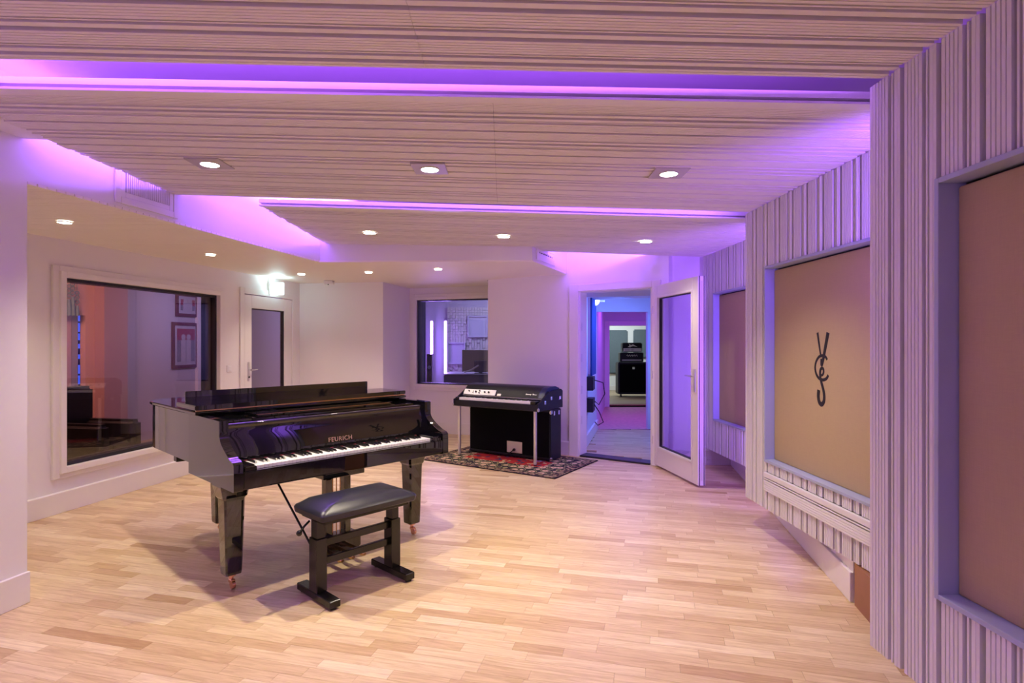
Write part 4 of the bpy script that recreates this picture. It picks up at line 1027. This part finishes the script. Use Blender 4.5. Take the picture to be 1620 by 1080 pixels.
# keys
def keyboard(parent, x0, nwhite, kw, yf, yb_, zt_, pattern_start, wname='white_key', bname='black_key', kh=.02, rot=0):
    blk = {0, 1, 3, 4, 5}; bme = None; wme = None
    for i in range(nwhite):
        if wme is None:
            mb = MB(); mb.box(.0005, kw - .0005, 0, yb_ - yf, -kh, 0, bev=.0012); o = mb.build(wname, IVORY, parent, loc=(x0, yf, zt_)); wme = o.data
        else:
            o = bpy.data.objects.new(wname, wme); COL.objects.link(o); o.parent = parent; o.location = (x0 + i * kw, yf, zt_)
        if (i + pattern_start) % 7 in blk and i < nwhite - 1:
            if bme is None:
                mb = MB(); w_ = kw * .23
                mb.loft([(-w_, 0, 0), (w_, 0, 0), (w_, yb_ - yf - .05, 0), (-w_, yb_ - yf - .05, 0)], [(-w_ * .75, .012, .012), (w_ * .75, .012, .012), (w_ * .8, yb_ - yf - .05, .012), (-w_ * .8, yb_ - yf - .05, .012)])
                o = mb.build(bname, EBONY, parent, loc=(x0 + kw, yf + .05, zt_)); bme = o.data
            else:
                o = bpy.data.objects.new(bname, bme); COL.objects.link(o); o.parent = parent; o.location = (x0 + (i + 1) * kw, yf + .05, zt_)
keyboard(ep, x0_ + .075, 43, .0239, -.305, -.16, zb_ + .108, 2, kh=.03)
for x in (x0_ + .024, x0_ + .075 + 43 * .0239 + .002):
    mb = MB(); mb.box(x, x + (.05 if x < .1 else .07), -.315, -.165, zb_ + .075, zb_ + .112, bev=.003); mb.build('cheek_block', BLACKW, ep)
for x in (x0_, x0_ + Wp):
    mb = MB(); mb.box(x - .01, x + .01, -.335, -.30, zb_ - .002, zb_ + .04, bev=.008, seg=2); mb.build('corner_cap', CHROME, ep)
for y_, z in ((-.17, .09), (-.02, .13), (.20, .12)):
    mb = MB(); mb.box(x0_ + Wp, x0_ + Wp + .01, y_ - .018, y_ + .018, zb_ + z - .02, zb_ + z + .02, bev=.003); mb.build('latch', CHROME, ep)
for x in (.035, 1.13):
    mb = MB(); mb.box(x - .016, x + .016, -.275, -.245, .012, zb_ - .001, bev=.004); mb.build('leg', ALU, ep)
    mb = MB(); mb.cyl((x, -.26, .006), .018, .012); mb.build('foot', RUBBER, ep)
    mb = MB(); mb.tube([(x, -.25, .05), (x, -.15, .03), (x, -.04, .02)], .006); mb.build('brace', CHROME, ep, smooth=True)

# ------------------------------------------------------------ grand piano
P0 = P(370, 780, .62); angP = math.atan2(.731, .683)
gp = empty('grand_piano', (P0.x, P0.y, 0), angP, label='polished black baby grand piano with lid flap folded back', cat='piano')
Wd = 1.49
def smooth_closed(pts, n=5):
    out = []; m_ = len(pts)
    for i in range(m_ - 1):
        p0, p1, p2, p3 = pts[max(i - 1, 0)], pts[i], pts[i + 1], pts[min(i + 2, m_ - 1)]
        for k in range(n):
            t = k / n
            out.append(tuple(0.5 * (2 * p1[j] + (p2[j] - p0[j]) * t + (2 * p0[j] - 5 * p1[j] + 4 * p2[j] - p3[j]) * t * t + (3 * p1[j] - p0[j] - 3 * p2[j] + p3[j]) * t ** 3) for j in (0, 1)))
    out.append(pts[-1]); return out
curve = smooth_closed([(0, 1.38), (.015, 1.50), (.08, 1.59), (.20, 1.625), (.34, 1.615), (.46, 1.56), (.56, 1.44), (.66, 1.27), (.80, 1.11), (1.0, 1.0), (1.22, .92), (1.38, .80), (1.47, .64), (1.49, .50)])
outline = [(0, .20)] + curve + [(1.49, .20)]
def offset_in(poly, d):
    n = len(poly); out = []
    A = sum(poly[i][0] * poly[(i + 1) % n][1] - poly[(i + 1) % n][0] * poly[i][1] for i in range(n)); sg = 1 if A > 0 else -1
    for i in range(n):
        a, b, c = Vector(poly[i - 1]), Vector(poly[i]), Vector(poly[(i + 1) % n])
        e1, e2 = (b - a).normalized(), (c - b).normalized(); n1, n2 = Vector((-e1.y, e1.x)) * sg, Vector((-e2.y, e2.x)) * sg
        m_ = (n1 + n2); m_ = m_ / max(m_.length_squared, .3) * 2 / 2
        k = (n1 + n2).normalized(); s = d / max(k.dot(n1), .4); out.append(tuple(b + k * s))
    return out
inner = offset_in(outline, .032)
ZR0, ZR1 = .685, .982
# rim as a hollow band
mb = MB(); bm = mb.bm; n = len(outline)
oo = [[bm.verts.new((p[0], p[1], z)) for p in outline] for z in (ZR0, ZR0 + .004, ZR1 - .004, ZR1)]
ii = [[bm.verts.new((p[0], p[1], z)) for p in inner] for z in (ZR0, ZR1)]
for k in range(n - 1):
    for a, b in ((oo[0], oo[1]), (oo[1], oo[2]), (oo[2], oo[3])): bm.faces.new((a[k], a[k + 1], b[k + 1], b[k]))
    bm.faces.new((ii[0][k], ii[0][k + 1], ii[1][k + 1], ii[1][k])); bm.faces.new((oo[3][k], oo[3][k + 1], ii[1][k + 1], ii[1][k])); bm.faces.new((oo[0][k], oo[0][k + 1], ii[0][k + 1], ii[0][k]))
for k in (0, n - 1):
    bm.faces.new((oo[0][k], oo[3][k], ii[1][k], ii[0][k]))
mb.build('rim', PIANO, gp, smooth=True)
mb = MB(); mb.prism(inner, ZR0 + .01, ZR0 + .03); mb.build('soundboard', BLACKW, gp)
mb = MB(); mb.prism(offset_in(outline, .04), .90, .915); mb.build('iron_plate', mat('dark_plate', (.02, .018, .016), .3, noise=.1), gp)
# keybed arms (cheeks): profile in v,z
prof = smooth_closed([(.205, .982), (.205, .94), (.203, .90), (.185, .865), (.145, .835), (.10, .81), (.06, .79), (.02, .778), (.002, .765)], 4)
arm = prof + [(0, .73), (0, .625), (.005, .62), (.70, .62), (.70, .984), (.30, .984)]
Mx = lambda x: Matrix(((0, 0, 1, x), (1, 0, 0, 0), (0, 1, 0, 0), (0, 0, 0, 1)))
for x in (-.001, Wd - .049):
    mb = MB(); mb.prism(arm, x, x + .05, Mx(0)); mb.build('arm', PIANO, gp, smooth=True)
mb = MB(); mb.box(.049, Wd - .049, .02, .70, .62, .675, bev=.003); mb.build('keybed', PIANO, gp)
mb = MB(); mb.box(.0495, Wd - .0495, .0, .035, .632, .722, bev=.005, seg=2); mb.build('key_slip', PIANO, gp, smooth=True)
kx0 = .132; kwid = 1.226 / 52
for x0b, x1b in ((.050, kx0 - .001), (kx0 + 1.226 + .001, Wd - .050)):
    mb = MB(); mb.box(x0b, x1b, .012, .20, .675, .752, bev=.012, seg=3); mb.build('key_block', PIANO, gp, smooth=True)
keyboard(gp, kx0, 52, kwid, .038, .205, .742, 5, kh=.02)
mb = MB(); mb.box(kx0, kx0 + 1.226, .198, .204, .742, .748); mb.build('name_felt', RED, gp)
fb = smooth_closed([(.206, .748), (.209, .80), (.222, .87), (.236, .925), (.232, .950), (.240, .958), (.262, .960)], 3)
mb = MB(); mb.prism(fb + [(.285, .955), (.285, .748)], .0505, Wd - .0505, Mx(0)); fbo = mb.build('fallboard', PIANO, gp, smooth=True)
text_mesh('FEURICH', .040, 'lettering', LETTER, fbo, Matrix.Translation((.748, .2068, .795)) @ Matrix.Rotation(PI / 2 - .12, 4, 'X'), .0012, spacing=1.12)
mb = MB(); mb.box(Wd - .10, Wd - .085, .195, .207, .80, .86, bev=.002); mb.build('lock', BLACKW, gp)
mb = MB(); mb.box(.051, Wd - .051, .275, .30, .945, .972, bev=.004, seg=2); mb.build('shelf_rail', PIANO, gp, smooth=True)
for xa_, xb_ in ((.051, .23), (Wd - .23, Wd - .051)):
    mb = MB(); mb.box(xa_, xb_, .301, .53, .955, .968, bev=.003); mb.build('side_shelf', PIANO, gp)
md = MB(); md.box(.26, 1.22, .315, .52, .972, .985, bev=.004, seg=2); mdo = md.build('music_desk', PIANO, gp, smooth=True)
mb = MB(); mb.box(.24, 1.24, .300, .5, .960, .971, bev=.003); mb.build('music_desk_slide', PIANO, gp)
for x in (.45, 1.03):
    mb = MB(); mb.box(x - .03, x + .03, .302, .309, .9715, .982); mb.build('desk_hinge', BLACKW, mdo)
# lid
lo = [( -.018, .53)] + [p for p in offset_in(outline, -.018)[1:-1] if p[1] > .54] + [(Wd + .018, .53)]
mb = MB(); bev_ = offset_in(lo, .006)
mb.rings([[Vector((p[0], p[1], .986)) for p in bev_], [Vector((p[0], p[1], .991)) for p in lo], [Vector((p[0], p[1], 1.003)) for p in lo], [Vector((p[0], p[1], 1.008)) for p in bev_]])
mb.build('lid', PIANO, gp)
mb = MB(); mb.box(-.018, Wd + .018, .533, .875, 1.016, 1.044, bev=.004, seg=2); fl = mb.build('lid_flap', PIANO, gp, smooth=True)
mb = MB(); mb.box(.03, Wd - .12, .858, .876, 1.044, 1.108, bev=.003, seg=2); mb.build('flap_lip', PIANO, fl, smooth=True)
mb = MB(); mb.box(-.01, Wd + .01, .540, .552, 1.0085, 1.0155); mb.build('hinge_strip', BRASS, gp)
# legs
def leg(x, y, ztop, name='leg', s=1.0):
    mb = MB(); zz = [(.085, .044), (.10, .046), (ztop - .10, .058), (ztop - .085, .068), (ztop - .02, .082), (ztop, .082)]
    rings = []
    for z, h_ in zz:
        b = h_ * .18
        rings.append([Vector((x + sx_ * h_ - sx_ * bx, y + sy_ * h_ - sy_ * by, z)) for sx_, sy_, bx, by in ((1, -1, b, 0), (1, -1, 0, b), (1, 1, 0, b), (1, 1, b, 0), (-1, 1, b, 0), (-1, 1, 0, b), (-1, -1, 0, b), (-1, -1, b, 0))])
    mb.rings(rings); lg = mb.build(name, PIANO, gp)
    mb = MB(); mb.cyl((x, y, .078), .026, .014, n=16); mb.cyl((x, y, .062), .012, .02, n=12); mb.box(x - .014, x + .014, y - .03, y + .012, .03, .055, bev=.005); mb.cyl((x, y - .020, .024), .024, .018, axis='X', n=18); mb.build('castor', COPPER, lg, smooth=True)
leg(.10, .30, .62); leg(1.385, .29, .62); leg(.42, 1.36, .686)
# pedal lyre
mb = MB(); mb.box(.50, 1.0, .13, .36, .595, .620, bev=.004); mb.box(.60, .90, .16, .34, .555, .595, bev=.004); ly = mb.build('lyre_block', PIANO, gp)
for x in (.665, .80):
    mb = MB(); mb.box(x, x + .045, .24, .30, .12, .556, bev=.004); mb.build('lyre_post', PIANO, ly)
mb = MB(); mb.box(.60, .90, .20, .35, .055, .155, bev=.01, seg=2); bx_ = mb.build('pedal_box', PIANO, ly, smooth=True)
for x in (.67, .75, .83):
    mb = MB(); mb.tube([(x, .22, .075), (x, .14, .07), (x, .075, .062), (x, .05, .058)], [.010, .014, .022, .010], n=10, flat=None); mb.build('pedal', BRASS, bx_, smooth=True)
for x in (.728, .755, .782):
    mb = MB(); mb.cyl((x, .27, .355), .004, .40, n=8); mb.build('pedal_rod', BRASS, ly)
for x0b, x1b in ((.61, .45), (.89, 1.05)):
    mb = MB(); mb.tube([(x0b, .33, .10), (x1b, .62, .62)], .007, n=8); mb.build('lyre_brace', BLACKW, ly, smooth=True)
for y_ in (.8, 1.1):
    mb = MB(); mb.box(.05, 1.0 if y_ < 1 else .6, y_, y_ + .06, .62, .686, bev=.003); mb.build('back_brace', BLACKW, gp)
# ------------------------------------------------------------ bench
bc = Vector((-.905, 3.325, 0)); bn = empty('piano_bench', bc, angP, label='black adjustable piano bench with padded leather seat', cat='bench')
SW_, SDp = .31, .165
mb = MB(); rings = []
for z, ins, dome in ((.470, .004, 0), (.474, 0, 0), (.500, -.004, 0), (.512, .003, 0), (.522, .02, 0)):
    ring = []
    a_x, a_y = SW_ - ins, SDp - ins; r_ = .03
    for cx_, cy_, a0_ in ((a_x - r_, a_y - r_, 0), (-a_x + r_, a_y - r_, PI / 2), (-a_x + r_, -a_y + r_, PI), (a_x - r_, -a_y + r_, 1.5 * PI)):
        for k in range(5): a = a0_ + k * PI / 8; ring.append(Vector((cx_ + r_ * math.cos(a), cy_ + r_ * math.sin(a), z)))
    rings.append(ring)
for f_, z in ((.80, .541), (.5, .556), (.12, .562)):
    rings.append([Vector((p.x * f_, p.y * f_, z)) for p in rings[3]])
mb.rings(rings); mb.build('seat_cushion', LEATHER, bn, smooth=True)
mb = MB(); mb.box(-.275, .275, -.13, .13, .443, .469, bev=.004); mb.build('seat_frame', BLACKW, bn)
PX = .245
for s_ in (-1, 1):
    x = s_ * PX
    mb = MB(); mb.box(x - .032, x + .032, -.042, .042, .052, .345, bev=.003); pst = mb.build('outer_post', BLACKW, bn)
    mb = MB(); mb.box(x - .024, x + .024, -.034, .034, .346, .442, bev=.002); mb.build('inner_post', BLACKW, bn)
    mb = MB(); mb.box(x - .032, x + .032, -.185, .185, .012, .052, bev=.004); mb.build('foot_rail', BLACKW, bn)
    for y_ in (-.16, .16):
        mb = MB(); mb.cyl((x, y_, .006), .018, .012); mb.build('foot_pad', RUBBER, bn)
mb = MB(); mb.box(-PX + .033, PX - .033, -.012, .012, .288, .330, bev=.003); mb.build('cross_rail', BLACKW, bn)
mb = MB(); mb.box(-PX + .033, PX - .033, -.012, .012, .185, .227, bev=.003); mb.build('cross_rail', BLACKW, bn)
mb = MB(); mb.tube([(-.286, .02, .44), (-.325, .0, .425), (-.36, -.02, .405)], .006, n=8); mb.sphere((-.365, -.022, .402), .016, n=10); mb.build('lift_lever', BLACKW, bn, smooth=True)
